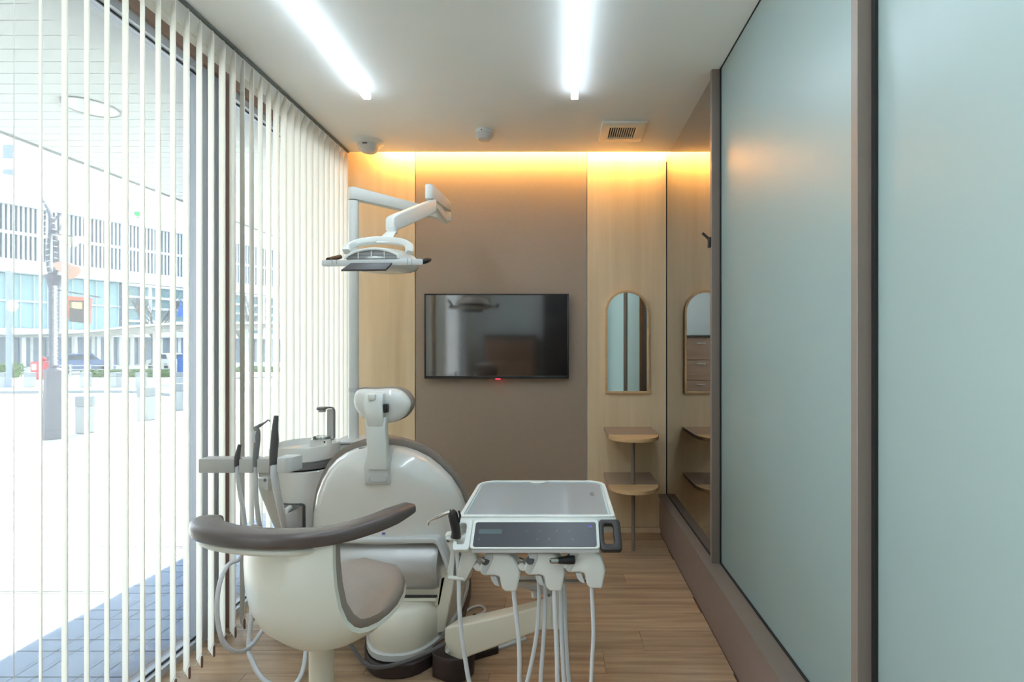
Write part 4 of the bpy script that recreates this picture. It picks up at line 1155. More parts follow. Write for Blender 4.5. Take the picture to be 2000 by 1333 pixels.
tool('motor_hose', 'pale hose with steel coupling in the middle holder under the control panel', 'dental hose', P(1084, 1155, 1.47),
     coupling(1011, 1091), [P(1083, 1150, 1.475), P(1083.5, 1180, 1.47), P(1086, 1235, 1.468), P(1088, 1290, 1.465), P(1089, 1340, 1.465), P(1092, 1400, 1.48), P(1102, 1412, 1.50), P(1105, 1370, 1.52), P(1101, 1320, 1.53), P(1097, 1240, 1.545), P(1096, 1160, 1.56), P(1094, 1110, 1.57)], 0.0068)
hp0, hp1 = P(1120, 1094, 1.452), P(1075, 1096.5, 1.425)
tool('handpiece', 'black handpiece with steel end in the holder below the charcoal handle', 'handpiece', P(1155, 1150, 1.47),
     [('grip', tube([hp0, hp0.lerp(hp1, 0.3), hp0.lerp(hp1, 0.68), hp0.lerp(hp1, 0.70)], [0.0125, 0.0115, 0.0085, 0.0075], 16, 3), MT['black']),
      ('steel_end', tube([hp0.lerp(hp1, 0.69), hp0.lerp(hp1, 0.72), hp0.lerp(hp1, 0.97), hp0.lerp(hp1, 1.0)], [0.0082, 0.0084, 0.0078, 0.0068], 16, 2), MT['steel']),
      ('end_hole', cyl(hp0.lerp(hp1, 1.0), hp0.lerp(hp1, 1.012), 0.0036, 12), MT['black'])],
     [P(1156, 1142, 1.475), P(1156, 1160, 1.475), P(1157.5, 1190, 1.47), P(1159, 1240, 1.465), P(1156.5, 1290, 1.465), P(1154, 1340, 1.465), P(1148, 1395, 1.48), P(1130, 1408, 1.50), P(1116, 1370, 1.53), P(1108, 1290, 1.57), P(1104, 1200, 1.60), P(1102, 1120, 1.61)], 0.0060)

# ------------------------------------------------------------------ foot control and loose cable
t = thing('foot_control', 'dark brown foot control with a pale plate lying behind the swing arm', 'foot control', (-0.24, 2.08, 0))
def slab(pp, z0, z1, m, nm, r=0.004):
    lo = []
    for (x, y) in pp:
        Y_ = (CAMH - z1) * FPX / (y - VPY)
        lo.append(V((PX(x, Y_), Y_, z0)))
    return part(nm, bev(loft([lo, [p + V((0, 0, z1 - z0)) for p in lo]]), r), m, t)
slab([(905, 1284), (917, 1281), (974, 1264), (972, 1253), (903, 1271)], 0.0, 0.028, MT['dbrown'], 'pedal')
slab([(940, 1278), (1029, 1248), (1022, 1238), (935, 1266)], 0.0, 0.010, MT['greyw'], 'plate', 0.002)
slab([(1002, 1243), (1026, 1235), (1022, 1224), (998, 1232)], 0.0105, 0.028, MT['black'], 'side_switch', 0.003)
part('joystick', vf_join(cyl(P(928, 1232, 2.28), P(927, 1206, 2.28), 0.006, 12), lathe([(0.004, -0.004), (0.0095, 0.0), (0.0095, 0.01), (0.004, 0.014)], P(927, 1206, 2.28), 14)), MT['black'], t)
zc = 0.006
def onfloor(x, y):
    Y_ = (CAMH - zc) * FPX / (y - VPY)
    return V((PX(x, Y_), Y_, zc))
solo('floor_cable', tube([onfloor(872, 1232), onfloor(890, 1214), onfloor(905, 1199), onfloor(922, 1187), onfloor(938, 1184), onfloor(947, 1190), onfloor(943, 1198), onfloor(925, 1206), onfloor(906, 1214), onfloor(896, 1226), onfloor(880, 1244)], 0.0055, 8, 6), MT['hose'],
     'thin white cable looped on the wood floor beside the chair base', 'cable')

# ------------------------------------------------------------------ outside: plaza, canopy, street
def zg(Yd):
    if Yd < 8: return -0.10
    if Yd < 35: return -0.10 - 0.55 * (Yd - 8) / 27
    return -0.65 - 0.30 * min(1, (Yd - 35) / 35)
def G(px, py):
    """photo pixel on the sloping ground -> point"""
    Yd = 8.0
    for _ in range(40):
        Yd = min(90.0, (CAMH - zg(Yd)) * FPX / max(py - VPY, 6))
    return V((PX(px, Yd), Yd, zg(Yd)))

OM = dict(  # facade, glass, red and blue tones lightened to stand in for haze
    plaza=mat('pale_paving', (214, 212, 206), 0.8, vary=0.03, scale=0.8),
    tile=mat('grey_paving_tile', (156, 174, 204), 0.7, vary=0.03, scale=6),
    joint=mat('paving_joint', (70, 76, 86), 0.8),
    soffit=mat('soffit_board', (206, 210, 208), 0.6),
    sjoint=mat('soffit_joint', (96, 98, 98), 0.7),
    fascia=mat('canopy_edge', (108, 110, 112), 0.5),
    bldg=mat('white_facade', (222, 226, 230), 0.6, vary=0.01, scale=0.3),
    louvre=mat('facade_fin', (206, 212, 220), 0.5),
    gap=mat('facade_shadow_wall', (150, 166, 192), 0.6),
    teal=mat('curtain_wall_pane', (158, 192, 200), 0.2, spec=0.5),
    mull=mat('curtain_wall_mullion', (205, 215, 220), 0.5),
    darkwin=mat('ground_floor_glass', (126, 140, 156), 0.3),
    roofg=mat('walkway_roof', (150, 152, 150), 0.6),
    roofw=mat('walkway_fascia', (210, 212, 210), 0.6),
    iron=mat('lamp_iron', (96, 98, 116), 0.5),
    iron2=mat('lamp_plinth', (112, 112, 124), 0.55),
    lantern=mat('lantern_cream', (226, 222, 206), 0.5),
    horn=mat('loudspeaker_tan', (190, 152, 138), 0.5),
    red=mat('postbox_red', (200, 72, 86), 0.45),
    white=mat('sign_white', (226, 226, 224), 0.5),
    blackp=mat('print_black', (84, 80, 86), 0.5),
    bannerr=mat('banner_red', (206, 112, 96), 0.6),
    bannerc=mat('banner_cream', (222, 200, 150), 0.6),
    granite=mat('granite_bollard', (178, 184, 186), 0.7, vary=0.05, scale=30),
    granite2=mat('granite_top', (150, 158, 164), 0.7),
    polegrey=mat('pale_blue_pole', (150, 164, 186), 0.5),
    bluesign=mat('blue_sign', (70, 116, 196), 0.5),
    bark=mat('tree_bark', (112, 108, 110), 0.8),
    leaf=mat('hedge_leaf', (112, 142, 96), 0.7, vary=0.15, scale=3),
    carblue=mat('car_paint_blue', (84, 112, 162), 0.25, coat=0.6),
    carwhite=mat('car_paint_white', (220, 222, 222), 0.25, coat=0.6),
    carglass=mat('car_glass', (60, 76, 96), 0.1),
    tyre=mat('tyre', (40, 40, 44), 0.7),
    green=mat('green_sign', (80, 190, 120), 0.5),
    rail=mat('guard_rail', (196, 200, 202), 0.5),
    asphalt=mat('street_asphalt', (150, 154, 160), 0.8),
    bench=mat('dark_bench_frame', (92, 100, 116), 0.5),
)
# ground: strips that follow the slope
gy = [-8, 8, 14, 20, 27, 35, 50, 70, 110]
rows = [[V((x, y, zg(y) - 0.004)) for x in (-140, -1.58, 60)] for y in gy]
gv = [p for r in rows for p in r]
gf = []
for i in range(len(gy) - 1):
    gf.append((i * 3, i * 3 + 1, (i + 1) * 3 + 1, (i + 1) * 3))
    if gy[i] >= 8: gf.append((i * 3 + 1, i * 3 + 2, (i + 1) * 3 + 2, (i + 1) * 3 + 1))
ground = struct('ground', (gv, gf), OM['plaza'])
# tiled strip under the canopy: large and small tiles
strip = struct('pavement', box((-2.389, 0.9, -0.1035), (-1.58, 7.6, -0.1005)), OM['joint'])
per, big, g = 0.262, 0.175, 0.0042
tm = {}
yy = 1.02
n_t = 0
while yy < 7.5 and n_t < 300:
    for j, hh in enumerate((big, per - big)):
        y0 = yy + (0 if j == 0 else big)
        for i in range(3):
            for k, ww in enumerate((big, per - big)):
                x0 = -1.60 - (i + 1) * per + (0 if k == 0 else big)
                if x0 < -3.2 or n_t >= 300: continue
                key = (j, k)
                if key not in tm:
                    me = mesh_from('paving_tile', box((g, g, -0.0005), (ww - g, hh - g, 0.003)), False)
                    me.materials.append(OM['tile']); tm[key] = me
                o = bpy.data.objects.new('paving_tile', tm[key]); COL.objects.link(o)
                o.parent = strip
                o.location = V((x0, y0, -0.1005)) - ORG[strip.name]
                n_t += 1
    yy += per
# sunlit paving lines
def gstrip(a, b, w, m=OM['joint'], z=-0.0995):
    a, b = V(a), V(b); d = (b - a).normalized(); s = V((-d.y, d.x, 0)) * w / 2
    return [a + s, b + s, b - s, a - s]
jv, jf = [], []
for k in range(9):
    y = 1.55 + k * 0.62
    q = gstrip((-6.2, y, -0.0985), (-2.45, y, -0.0985), 0.008)
    jf.append(tuple(range(len(jv), len(jv) + 4))); jv += q
for k in range(4):
    x = -2.8 - k * 0.62
    q = gstrip((x, 1.4, -0.0985), (x, 6.8, -0.0985), 0.006)
    jf.append(tuple(range(len(jv), len(jv) + 4))); jv += q
pj = part('paving_joint', (jv, jf), OM['joint'], ground, False)
pj['kind'] = 'stuff'

# canopy: boards, dark edge, downlight
ZS = 2.62
can = struct('canopy', vf_join(box((-3.60, -6, ZS + 0.012), (-1.60, 26, ZS + 0.10)), box((-1.94, -6, ZS - 0.13), (-1.60, 26, ZS + 0.012))), OM['sjoint'])
can.name = 'ceiling_3'; ORG['ceiling_3'] = ORG['canopy']
sp = 0.0765 * (ZS - CAMH)
y = (ZS - CAMH) * 0.001495 * 1000 - 8 * sp
bme = None
i = 0
while y < 7.5:
    if bme is None:
        bme = mesh_from('soffit_board', box((0, 0.0026, 0), (1.64, sp - 0.0026, 0.012)), False)
        bme.materials.append(OM['soffit'])
    o = bpy.data.objects.new('soffit_board', bme); COL.objects.link(o)
    o.parent = can
    o.location = V((-3.585, y, ZS)) - ORG['ceiling_3']
    y += sp; i += 1
part('soffit_sheet', box((-3.585, y, ZS), (-1.945, 26, ZS + 0.012)), OM['soffit'], can, False)
part('soffit_sheet', box((-3.585, -6, ZS), (-1.945, (ZS - CAMH) * 1.495 - 8 * sp, ZS + 0.012)), OM['soffit'], can, False)
part('soffit_return', box((-1.943, -6, ZS - 0.131), (-1.62, 26, ZS - 0.130)), OM['soffit'], can, False)
part('canopy_edge', box((-3.612, -6, ZS - 0.008), (-3.586, 26, ZS + 0.12)), OM['fascia'], can, False)
dl = P(178, 209, (ZS - CAMH) / 0.467)
part('downlight', vf_join(lathe([(0.001, ZS - 0.003), (0.125, ZS - 0.003), (0.125, ZS), (0.001, ZS)], (dl.x, dl.y, 0), 36)), MT['porcelain'], can)
part('downlight_ring', ring_prism([V((dl.x + 0.133 * math.cos(a), dl.y + 0.133 * math.sin(a), ZS - 0.006)) for a in [2 * PI * k / 36 for k in range(36)]],
                                  [V((dl.x + 0.125 * math.cos(a), dl.y + 0.125 * math.sin(a), ZS - 0.006)) for a in [2 * PI * k / 36 for k in range(36)]], (0, 0, 0.006)), OM['sjoint'], can)

# street lamp with its banner and loudspeaker
L0 = G(106, 857)
Yl = L0.y
t = thing('street_lamp', 'ornate dark street lamp with twisted branches, lantern and banner on the plaza', 'street lamp', L0)
c_ = V((L0.x, L0.y, 0))
part('plinth', lathe([(0.135, L0.z), (0.135, L0.z + 0.12), (0.125, L0.z + 0.14)], c_, 8), OM['iron2'], t, False)
part('pedestal', lathe([(0.130, L0.z + 0.14), (0.128, L0.z + 0.30), (0.105, PZ(735, Yl)), (0.110, PZ(730, Yl)), (0.112, PZ(724, Yl)), (0.06, PZ(719, Yl))], c_, 8), OM['iron2'], t, False)
part('shaft', lathe([(0.056, PZ(720, Yl)), (0.056, PZ(568, Yl)), (0.062, PZ(562, Yl)), (0.075, PZ(556, Yl)), (0.080, PZ(548, Yl)), (0.105, PZ(541, Yl)), (0.105, PZ(538, Yl))], c_, 14), OM['iron'], t)
def yl(x, y, d=0.0): return P(x, y, Yl + d)
for pts, r in (([yl(99, 540), yl(94, 510), yl(96, 470), yl(104, 435), yl(122, 416)], 0.026), ([yl(108, 540), yl(112, 500), yl(108, 465), yl(103, 435), yl(90, 400), yl(77, 380)], 0.034), ([yl(106, 455), yl(116, 450), yl(122, 436)], 0.018)):
    part('branch', tube(pts, [r * (1 - 0.45 * k / (len(pts) - 1)) for k in range(len(pts))], 8, 5), OM['iron'], t)
lt = part('lantern', loft([[yl(108, 457, -.22), yl(170, 463, -.22), yl(170, 463, .22), yl(108, 457, .22)], [yl(138, 484, -.06), yl(146, 484, -.06), yl(146, 484, .06), yl(138, 484, .06)]]), OM['lantern'], t, False)
part('lantern_frame', vf_join(cyl(yl(139, 460, -.22), yl(141, 484, -.06), 0.012, 6), cyl(yl(106, 457, -.2), yl(142, 462, -.22), 0.012, 6)), OM['iron'], lt)
part('loudspeaker', tube([yl(110, 518), yl(124, 521), yl(134, 527), yl(143, 533)], [0.04, 0.085, 0.10, 0.115], 16, 3), OM['horn'], t)
part('banner_rod', cyl(yl(110, 566), yl(196, 581), 0.011, 8), OM['iron'], t)
bn = part('banner', loft([[yl(123, 578, -.01), yl(181, 582, -.01), yl(181, 582, .0), yl(123, 578, .0)], [yl(120, 617, -.01), yl(178, 634, -.01), yl(178, 634, 0), yl(120, 617, 0)]]), OM['bannerr'], t, False)
part('banner_print', loft([[yl(136, 587, -.016), yl(166, 588, -.016), yl(166, 588, -.011), yl(136, 587, -.011)], [yl(136, 628, -.016), yl(166, 632, -.016), yl(166, 632, -.011), yl(136, 628, -.011)]]), OM['blackp'], bn, False)
part('banner_print', loft([[yl(141, 590, -.024), yl(161, 591, -.024), yl(161, 591, -.017), yl(141, 590, -.017)], [yl(141, 602, -.024), yl(161, 604, -.024), yl(161, 604, -.017), yl(141, 602, -.017)]]), OM['bannerc'], bn, False)
spk = []
for k in range(40):
    y = 560 + k * 3.9
    if y > 715: break
    spk.append(box(tuple(yl(109.0 + (k % 2) * 1.2, y, -.05) - V((.012, .012, .012))), tuple(yl(109.0 + (k % 2) * 1.2, y, -.05) + V((.012, .012, .012)))))
for k in range(26):
    f = k / 25
    q = yl(99 + 9 * f, 392 + 140 * f) + V((0.035 * (-1) ** k, -0.03, 0))
    spk.append(cyl(q, q + V((0.05 * (-1) ** k, 0, -0.015)), 0.006, 4))
part('string_lights', vf_join(*spk), OM['white'], t, False)

# grey bollards
def bollard(px, pyb, pyt, w, label):
    b = G(px, pyb)
    Yd = b.y
    ww = w * Yd / 1000 / 2
    zt_ = PZ(pyt, Yd)
    t = thing('stone_bollard', label, 'bollard', b, 'stone bollards on the plaza')
    part('shaft', box((b.x - ww, Yd, b.z), (b.x + ww, Yd + 2 * ww, b.z + (zt_ - b.z) * 0.72), 0.01, 1), OM['granite'], t)
    part('cap', box((b.x - ww * 1.02, Yd - 0.004, b.z + (zt_ - b.z) * 0.725), (b.x + ww * 1.02, Yd + 2 * ww + 0.004, zt_), 0.012, 1), OM['granite2'], t)
bollard(157, 848, 775, 23, 'stone bollard standing close beside the street lamp')
bollard(278, 822, 757, 24, 'stone bollard with grass at its foot on the paving')
bollard(346, 802, 750, 20, 'stone bollard by the kerb end, next to the blue sign')
bollard(378, 790, 740, 20, 'stone bollard by the window post, past the blue sign')
for x, lab in ((3, 'small far stone bollard in front of the round leafy hedge'), (52, 'small far stone bollard between the pale pole and the red postbox'), (162, 'small far stone bollard in front of the dark blue car'),
               (221, 'small far stone bollard in front of the clipped hedge'), (271, 'small far stone bollard before the bare tree by the walkway'), (349, 'small far stone bollard right below the blue pointed sign')):
    bollard(x, 757, 728, 13, lab)

# kerb of the roundabout
kp = [G(-40, 769), G(100, 768), G(250, 767), G(330, 772), G(385, 780)]
struct('kerb', sweep([p + V((0, 0, 0.02)) for p in kp], [(-0.15, -0.06), (0.15, -0.06), (0.15, 0.06), (-0.15, 0.06)], 4), OM['granite2'])
bpy.data.objects['kerb'].name = 'trim_9'
kp2 = [G(425, 741), G(500, 739), G(600, 737)]
struct('kerb2', sweep([p + V((0, 0, 0.02)) for p in kp2], [(-0.15, -0.05), (0.15, -0.05), (0.15, 0.05), (-0.15, 0.05)], 3), OM['granite2'])
bpy.data.objects['kerb2'].name = 'trim_10'

# tall pale pole, red postbox
b = G(18, 757)
t = thing('signal_pole', 'plain pale blue-grey pole standing at the kerb', 'pole', b)
part('pole', lathe([(0.085, b.z), (0.085, PZ(530, b.y)), (0.06, PZ(529, b.y))], (b.x, b.y, 0), 14), OM['polegrey'], t)
part('foot_plate', box((b.x - 0.14, b.y - 0.14, b.z), (b.x + 0.14, b.y + 0.14, b.z + 0.03), 0.005), OM['polegrey'], t)
part('round_sign', lathe([(0.001, 0), (0.22, 0), (0.22, 0.02), (0.001, 0.02)], V((PX(31, b.y), b.y - 0.12, PZ(598, b.y))), 24, 'Y'), OM['white'], t)
b = G(74, 742)
t = thing('postbox', 'red postbox with white notice standing behind the lamp', 'postbox', b)
w_ = 14.5 * b.y / 1000
zt_ = PZ(707, b.y)
part('box', box((b.x - w_, b.y, b.z + 0.10), (b.x + w_, b.y + 0.5, zt_), 0.03), OM['red'], t)
part('foot', box((b.x - w_ * .85, b.y + 0.05, b.z), (b.x + w_ * .85, b.y + 0.45, b.z + 0.10)), OM['red'], t)
part('notice', box((b.x - w_ * .8, b.y - 0.008, zt_ - 0.42), (b.x - w_ * .2, b.y - 0.001, zt_ - 0.12)), OM['white'], t)
part('crest', vf_join(lathe([(0.02, 0), (0.13, 0.03), (0.15, 0.12), (0.10, 0.22), (0.02, 0.26)], (b.x, b.y + 0.25, zt_), 16)), OM['red'], t)

# blue pointed sign
Yb_ = G(352, 733).y
t = thing('arrow_sign', 'blue pointed sign on a thin post with a blue box below', 'sign', G(352, 733))
part('arrow_head', loft([[P(346, 619, Yb_), P(361, 619, Yb_), P(361, 619, Yb_ + .05), P(346, 619, Yb_ + .05)], [P(352, 587, Yb_), P(352.6, 585, Yb_), P(352.6, 585, Yb_ + .05), P(352, 587, Yb_ + .05)]]), OM['bluesign'], t, False)
part('stem', tube([P(357, 619, Yb_ + .03), P(360, 640, Yb_ + .03), P(358, 680, Yb_ + .03), P(354, 733, Yb_ + .03)], 0.03, 8, 4), OM['bluesign'], t)
part('curved_plate', loft([[P(x, y, Yb_ + .1), P(x + w, y, Yb_ + .1), P(x + w, y, Yb_ + .14), P(x, y, Yb_ + .14)] for x, y, w in ((334, 642, 1), (332, 665, 4), (333, 690, 6), (340, 720, 4))]), OM['bluesign'], t)
part('box', box(tuple(P(346, 731, Yb_ - .1)), tuple(P(361, 698, Yb_ - .1) + V((0, .3, 0))), 0.02), OM['bluesign'], t)

# covered walkway
zr = 2.16
wp = [V((PX(x, y_), y_, 0)) for x, y_ in ((-40, 42.0), (60, 42.5), (180, 39), (300, 27), (400, 23.2), (520, 22.6), (660, 22.6))]
t = thing('covered_walkway', 'long flat-roofed covered walkway on thin posts across the street', 'walkway', G(300, 742))
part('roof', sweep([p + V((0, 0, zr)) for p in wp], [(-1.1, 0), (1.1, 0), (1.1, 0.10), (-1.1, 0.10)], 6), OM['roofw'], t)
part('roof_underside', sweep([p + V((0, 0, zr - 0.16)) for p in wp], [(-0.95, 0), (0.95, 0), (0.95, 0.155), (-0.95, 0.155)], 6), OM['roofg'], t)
sm = spline(wp, 6)
for k in range(2, len(sm), 2):
    p = sm[k]
    pz = zg(p.y)
    part('post', lathe([(0.09, pz), (0.09, zr - 0.16)], (p.x, p.y + 0.1, 0), 10), OM['roofw'], t)
for k in range(1, len(sm) - 1):
    p = sm[k]; d = (sm[k + 1] - sm[k - 1]).normalized(); s = V((-d.y, d.x, 0))
    part('rafter', loft([[p + s * q * 0.94 + V((0, 0, zr - 0.20)) + d * e for e in (-0.06, 0.06)] + [p + s * q * 0.94 + V((0, 0, zr - 0.162)) + d * e for e in (0.06, -0.06)] for q in (-1, 1)]), OM['roofw'], t, False)

# large building across the square
O_ = V((-51.0, 48.0, 0)); dv = V((0.4517, 0.8922, 0)).normalized(); nv = V((dv.y, -dv.x, 0))
def B(tt, z, out=0.0): return O_ + dv * tt + nv * out + V((0, 0, z))
def bbox_(t0, t1, z0, z1, o0, o1):
    return loft([[B(t0, z0, o0), B(t1, z0, o0), B(t1, z0, o1), B(t0, z0, o1)], [B(t0, z1, o0), B(t1, z1, o0), B(t1, z1, o1), B(t0, z1, o1)]])
t = thing('department_building', 'large white building with louvred upper floors and teal glass below', 'building', B(10, -0.95))
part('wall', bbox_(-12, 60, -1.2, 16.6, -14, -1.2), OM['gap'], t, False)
part('parapet', bbox_(-12, 60, 14.35, 17.0, -1.2, 0.5), OM['bldg'], t, False)
part('floor_band', bbox_(-12, 60, 11.65, 11.95, -1.2, 0.25), OM['bldg'], t, False)
part('floor_band', bbox_(-12, 60, 8.1, 9.35, -1.2, 0.35), OM['bldg'], t, False)
part('floor_band', bbox_(-12, 60, 2.2, 2.9, -1.2, 0.3), OM['bldg'], t, False)
fm = None
for tier, (z0, z1) in enumerate(((9.36, 11.64), (11.96, 14.34))):
    for k in range(120):
        tt = -3.0 + k * 0.33
        if tt > 34: break
        if fm is None:
            vf = loft([[dv * 0.0 + V((0, 0, 0)), dv * 0.16, dv * 0.16 + nv * -0.5, nv * -0.5], [V((0, 0, 2.38)), dv * 0.16 + V((0, 0, 2.38)), dv * 0.16 + nv * -0.5 + V((0, 0, 2.38)), nv * -0.5 + V((0, 0, 2.38))]])
            fm = mesh_from('fin', vf, False); fm.materials.append(OM['louvre'])
        o = bpy.data.objects.new('fin', fm); COL.objects.link(o)
        o.parent = t
        o.location = B(tt, z0, 0.2) - ORG[t.name]
        o.scale = (1, 1, (z1 - z0) / 2.38)
for r_, (z0, z1) in enumerate(((2.95, 5.4), (5.6, 8.05))):
    for k in range(11):
        part('pane', bbox_(-2.4 + k * 0.95, -1.5 + k * 0.95, z0, z1, -0.9, -0.8), OM['teal'], t, False)
for k in range(12):
    part('mullion', bbox_(-2.46 + k * 0.95, -2.40 + k * 0.95, 2.9, 8.1, -1.0, -0.6), OM['mull'], t, False)
part('transom', bbox_(-2.6, 8.2, 5.41, 5.59, -1.0, -0.6), OM['mull'], t, False)
part('glass_front', bbox_(-12, -2.6, 2.9, 8.1, -1.15, -0.75), OM['bldg'], t, False)
for z0 in (2.95, 4.4, 5.6, 6.9):
    part('balcony', bbox_(8.4, 40, z0 + 0.9, z0 + 1.15, -1.1, 0.2), OM['bldg'], t, False)
for k in range(14):
    part('column', bbox_(8.4 + k * 2.2, 8.7 + k * 2.2, 2.9, 8.1, -0.4, -0.1), OM['bldg'], t, False)
for k in range(16):
    part('pane', bbox_(8.6 + k * 1.7, 10.0 + k * 1.7, 3.0, 7.9, -1.19, -1.12), OM['teal'], t, False)
for k in range(20):
    part('window', bbox_(-3.0 + k * 1.9, -1.5 + k * 1.9, -0.9, 1.9, -1.2, -1.05), OM['darkwin'], t, False)
    part('column', bbox_(-1.4 + k * 1.9, -1.1 + k * 1.9, -1.0, 2.2, -1.2, -0.6), OM['bldg'], t, False)
# round green mark and small lettering blocks on the parapet
gq = None
for tt in [x * 0.25 for x in range(0, 120)]:
    p = B(tt, 14.0, 0.55)
    if VPX + 1000 * p.x / p.y > 265: gq = tt; break
cc = B(gq, PZ(419, B(gq, 0).y), 0.52)
ring = [cc + dv * 0.30 * math.cos(2 * PI * k / 20) + V((0, 0, 0.25 * math.sin(2 * PI * k / 20))) for k in range(20)]
part('green_mark', loft([ring, [p + nv * 0.05 for p in ring]]), OM['green'], t, False)
part('mark_caption', loft([[cc + dv * a + V((0, 0, z)) for a, z in ((-0.12, -0.42), (0.12, -0.42), (0.12, -0.36), (-0.12, -0.36))], [cc + nv * 0.05 + dv * a + V((0, 0, z)) for a, z in ((-0.12, -0.42), (0.12, -0.42), (0.12, -0.36), (-0.12, -0.36))]]), OM['blackp'], t, False)
t = thing('tower_block', 'pale tower block with small windows beyond the street lamp', 'building', (-78, 62, -0.95))
part('wall', box((-95, 62, -1), (-64.8, 75, 34), 0), OM['bldg'], t, False)
for k in range(5):
    for j in range(4):
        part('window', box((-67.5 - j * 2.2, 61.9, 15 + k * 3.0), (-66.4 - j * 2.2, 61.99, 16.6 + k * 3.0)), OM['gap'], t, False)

# bare trees
def tree(base, h, label, seed, spread=0.5):
    rnd = random.Random(seed)
    t = thing('bare_tree', label, 'tree', base)
    b = V(base)
    part('trunk', tube([b, b + V((0.03, 0, h * 0.2)), b + V((-0.02, 0, h * 0.42))], [h * 0.026, h * 0.021, h * 0.017], 8, 3), OM['bark'], t)
    segs = []
    def grow(p, d, l, r, lev):
        q = p + d * l
        mid = (p + q) / 2 + V((rnd.uniform(-.06, .06), rnd.uniform(-.06, .06), 0)) * l
        segs.append(tube([p, mid, q], [r, r * .85, r * .65], 5, 2))
        if lev == 0: return
        for _ in range(3 if lev > 1 else 2):
            nd = (d + V((rnd.uniform(-1, 1), rnd.uniform(-1, 1), rnd.uniform(-.2, .6))) * spread * 1.35).normalized()
            grow(q if rnd.random() < .6 else mid, nd, l * rnd.uniform(.62, .82), r * .62, lev - 1)
    top = b + V((-0.02, 0, h * 0.42))
    for k in range(4):
        a = 2 * PI * k / 4 + rnd.uniform(-.4, .4)
        grow(top - V((0, 0, h * .05)), V((math.cos(a) * .6, math.sin(a) * .6, 0.9)).normalized(), h * 0.2, h * 0.011, 4)
    part('branches', vf_join(*segs), OM['bark'], t)
p = G(300, 730)
tree(p, PZ(545, p.y) - p.z, 'bare winter tree behind the walkway roof, next to the blue sign', 4)
p = V((PX(474, 27), 27, zg(27)))
tree(p, PZ(545, 27) - p.z, 'bare winter tree seen past the window post', 9)

# guard rail, hedges, cars
t = thing('guard_rail', 'pale guard rail of horizontal bars along the street', 'railing', G(230, 733))
ra, rb = G(100, 736), G(380, 732)
for hgt in (0.38, 0.62):
    part('bar', cyl(ra + V((0, 0, hgt)), rb + V((0, 0, hgt)), 0.035, 8), OM['rail'], t)
for k in range(9):
    q = ra.lerp(rb, k / 8)
    part('post', box((q.x - 0.04, q.y - 0.04, q.z), (q.x + 0.04, q.y + 0.04, q.z + 0.7)), OM['rail'], t, False)
def hedge(px0, px1, py, hgt, label, seed):
    rnd = random.Random(seed)
    a, b2 = G(px0, py), G(px1, py)
    vs_, fs = [], []
    L_ = (b2 - a)
    for _ in range(900):
        f = rnd.random()
        c0 = a + L_ * f + V((rnd.uniform(-.3, .3), rnd.uniform(-.3, .3), rnd.uniform(0.03, hgt)))
        u = V((rnd.uniform(-1, 1), rnd.uniform(-1, 1), rnd.uniform(-1, 1))).normalized() * 0.09
        v = u.orthogonal().normalized() * 0.045
        n = len(vs_)
        vs_ += [c0 - u, c0 + v, c0 + u, c0 - v]; fs.append((n, n + 1, n + 2, n + 3))
    t = thing('hedge', label, 'hedge', (a + b2) / 2)
    part('stems', box(tuple(V((min(a.x, b2.x), min(a.y, b2.y) - .12, min(a.z, b2.z)))), tuple(V((max(a.x, b2.x), max(a.y, b2.y) + .12, max(a.z, b2.z) + hgt * .7))), 0.04), OM['leaf'], t)
    o = part('leaves', (vs_, fs), OM['leaf'], t, False)
    o['kind'] = 'stuff'
hedge(170, 335, 737, 0.42, 'low clipped hedge below the guard rail', 2)
hedge(-6, 34, 738, 0.75, 'round leafy hedge beside the pale pole', 5)
hedge(430, 580, 727, 0.4, 'low hedge seen past the window post', 8)

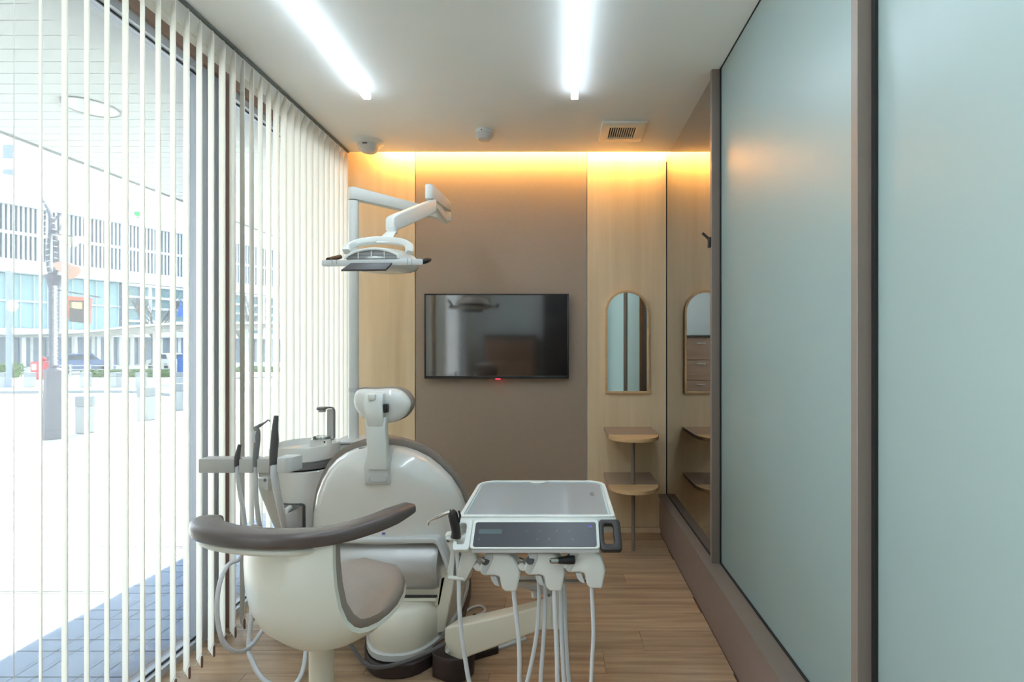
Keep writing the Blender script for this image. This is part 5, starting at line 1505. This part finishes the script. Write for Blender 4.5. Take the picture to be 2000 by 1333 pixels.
def car(pos, ang, L_, W_, Hc, paint, label, lights=None):
    pos = V(pos)
    t = thing('parked_car', label, 'car', pos)
    M_ = Matrix.Translation(pos) @ Matrix.Rotation(ang, 4, 'Z')
    def X(vf): return xform(vf, M_)
    prof = [(-L_/2, .30), (-L_/2, .62*Hc), (-L_/2 + .25, .64*Hc), (-L_/2 + .75, .97*Hc), (L_*.12, Hc), (L_*.24, .68*Hc), (L_/2 - .15, .58*Hc), (L_/2, .45*Hc), (L_/2, .28), (L_*.38, .22), (-L_*.38, .22)]
    lo = [V((x, -W_/2, z)) for x, z in prof]; hi = [V((x, W_/2, z)) for x, z in prof]
    part('body', X(bev(loft([lo, hi]), 0.06, 2, 20)), paint, t)
    wn_ = [(-L_/2 + .62, .68*Hc), (-L_/2 + .85, .92*Hc), (L_*.10, .94*Hc), (L_*.19, .70*Hc)]
    for s in (-1, 1):
        part('side_window', X(loft([[V((x, s*(W_/2 + .004), z)) for x, z in wn_], [V((x, s*(W_/2 - .02), z)) for x, z in wn_]])), OM['carglass'], t, False)
    part('rear_window', X(loft([[V((-L_/2 + .30, s*W_*.38, .69*Hc)) for s in (-1, 1)] + [V((-L_/2 + .66, s*W_*.34, .93*Hc)) for s in (1, -1)], [V((-L_/2 + .34, s*W_*.38, .66*Hc)) for s in (-1, 1)] + [V((-L_/2 + .70, s*W_*.34, .90*Hc)) for s in (1, -1)]])), OM['carglass'], t, False)
    part('windscreen', X(loft([[V((L_*.14, s*W_*.36, .96*Hc)) for s in (-1, 1)] + [V((L_*.235, s*W_*.40, .72*Hc)) for s in (1, -1)], [V((L_*.12, s*W_*.36, .94*Hc)) for s in (-1, 1)] + [V((L_*.215, s*W_*.40, .70*Hc)) for s in (1, -1)]])), OM['carglass'], t, False)
    for sx in (-1, 1):
        for sy in (-1, 1):
            part('wheel', X(cyl(V((sx*L_*.31, sy*(W_/2 - .17), .30)), V((sx*L_*.31, sy*(W_/2 + .01), .30)), .30, 18)), OM['tyre'], t)
    for sy in (-1, 1):
        part('tail_light', X(box((-L_/2 - .012, sy*W_*.38 - .12, .46*Hc), (-L_/2 + .02, sy*W_*.38 + .12, .58*Hc))), OM['red'], t, False)
Yc = 34.5
car((PX(152, Yc), Yc, zg(Yc)), math.radians(70), 3.6, 1.65, 1.38, OM['carblue'], 'dark blue car parked beyond the street lamp')
car((PX(333, 40), 40, zg(40)), math.radians(150), 4.2, 1.65, 1.38, OM['carwhite'], 'white car behind the guard rail and the blue sign')
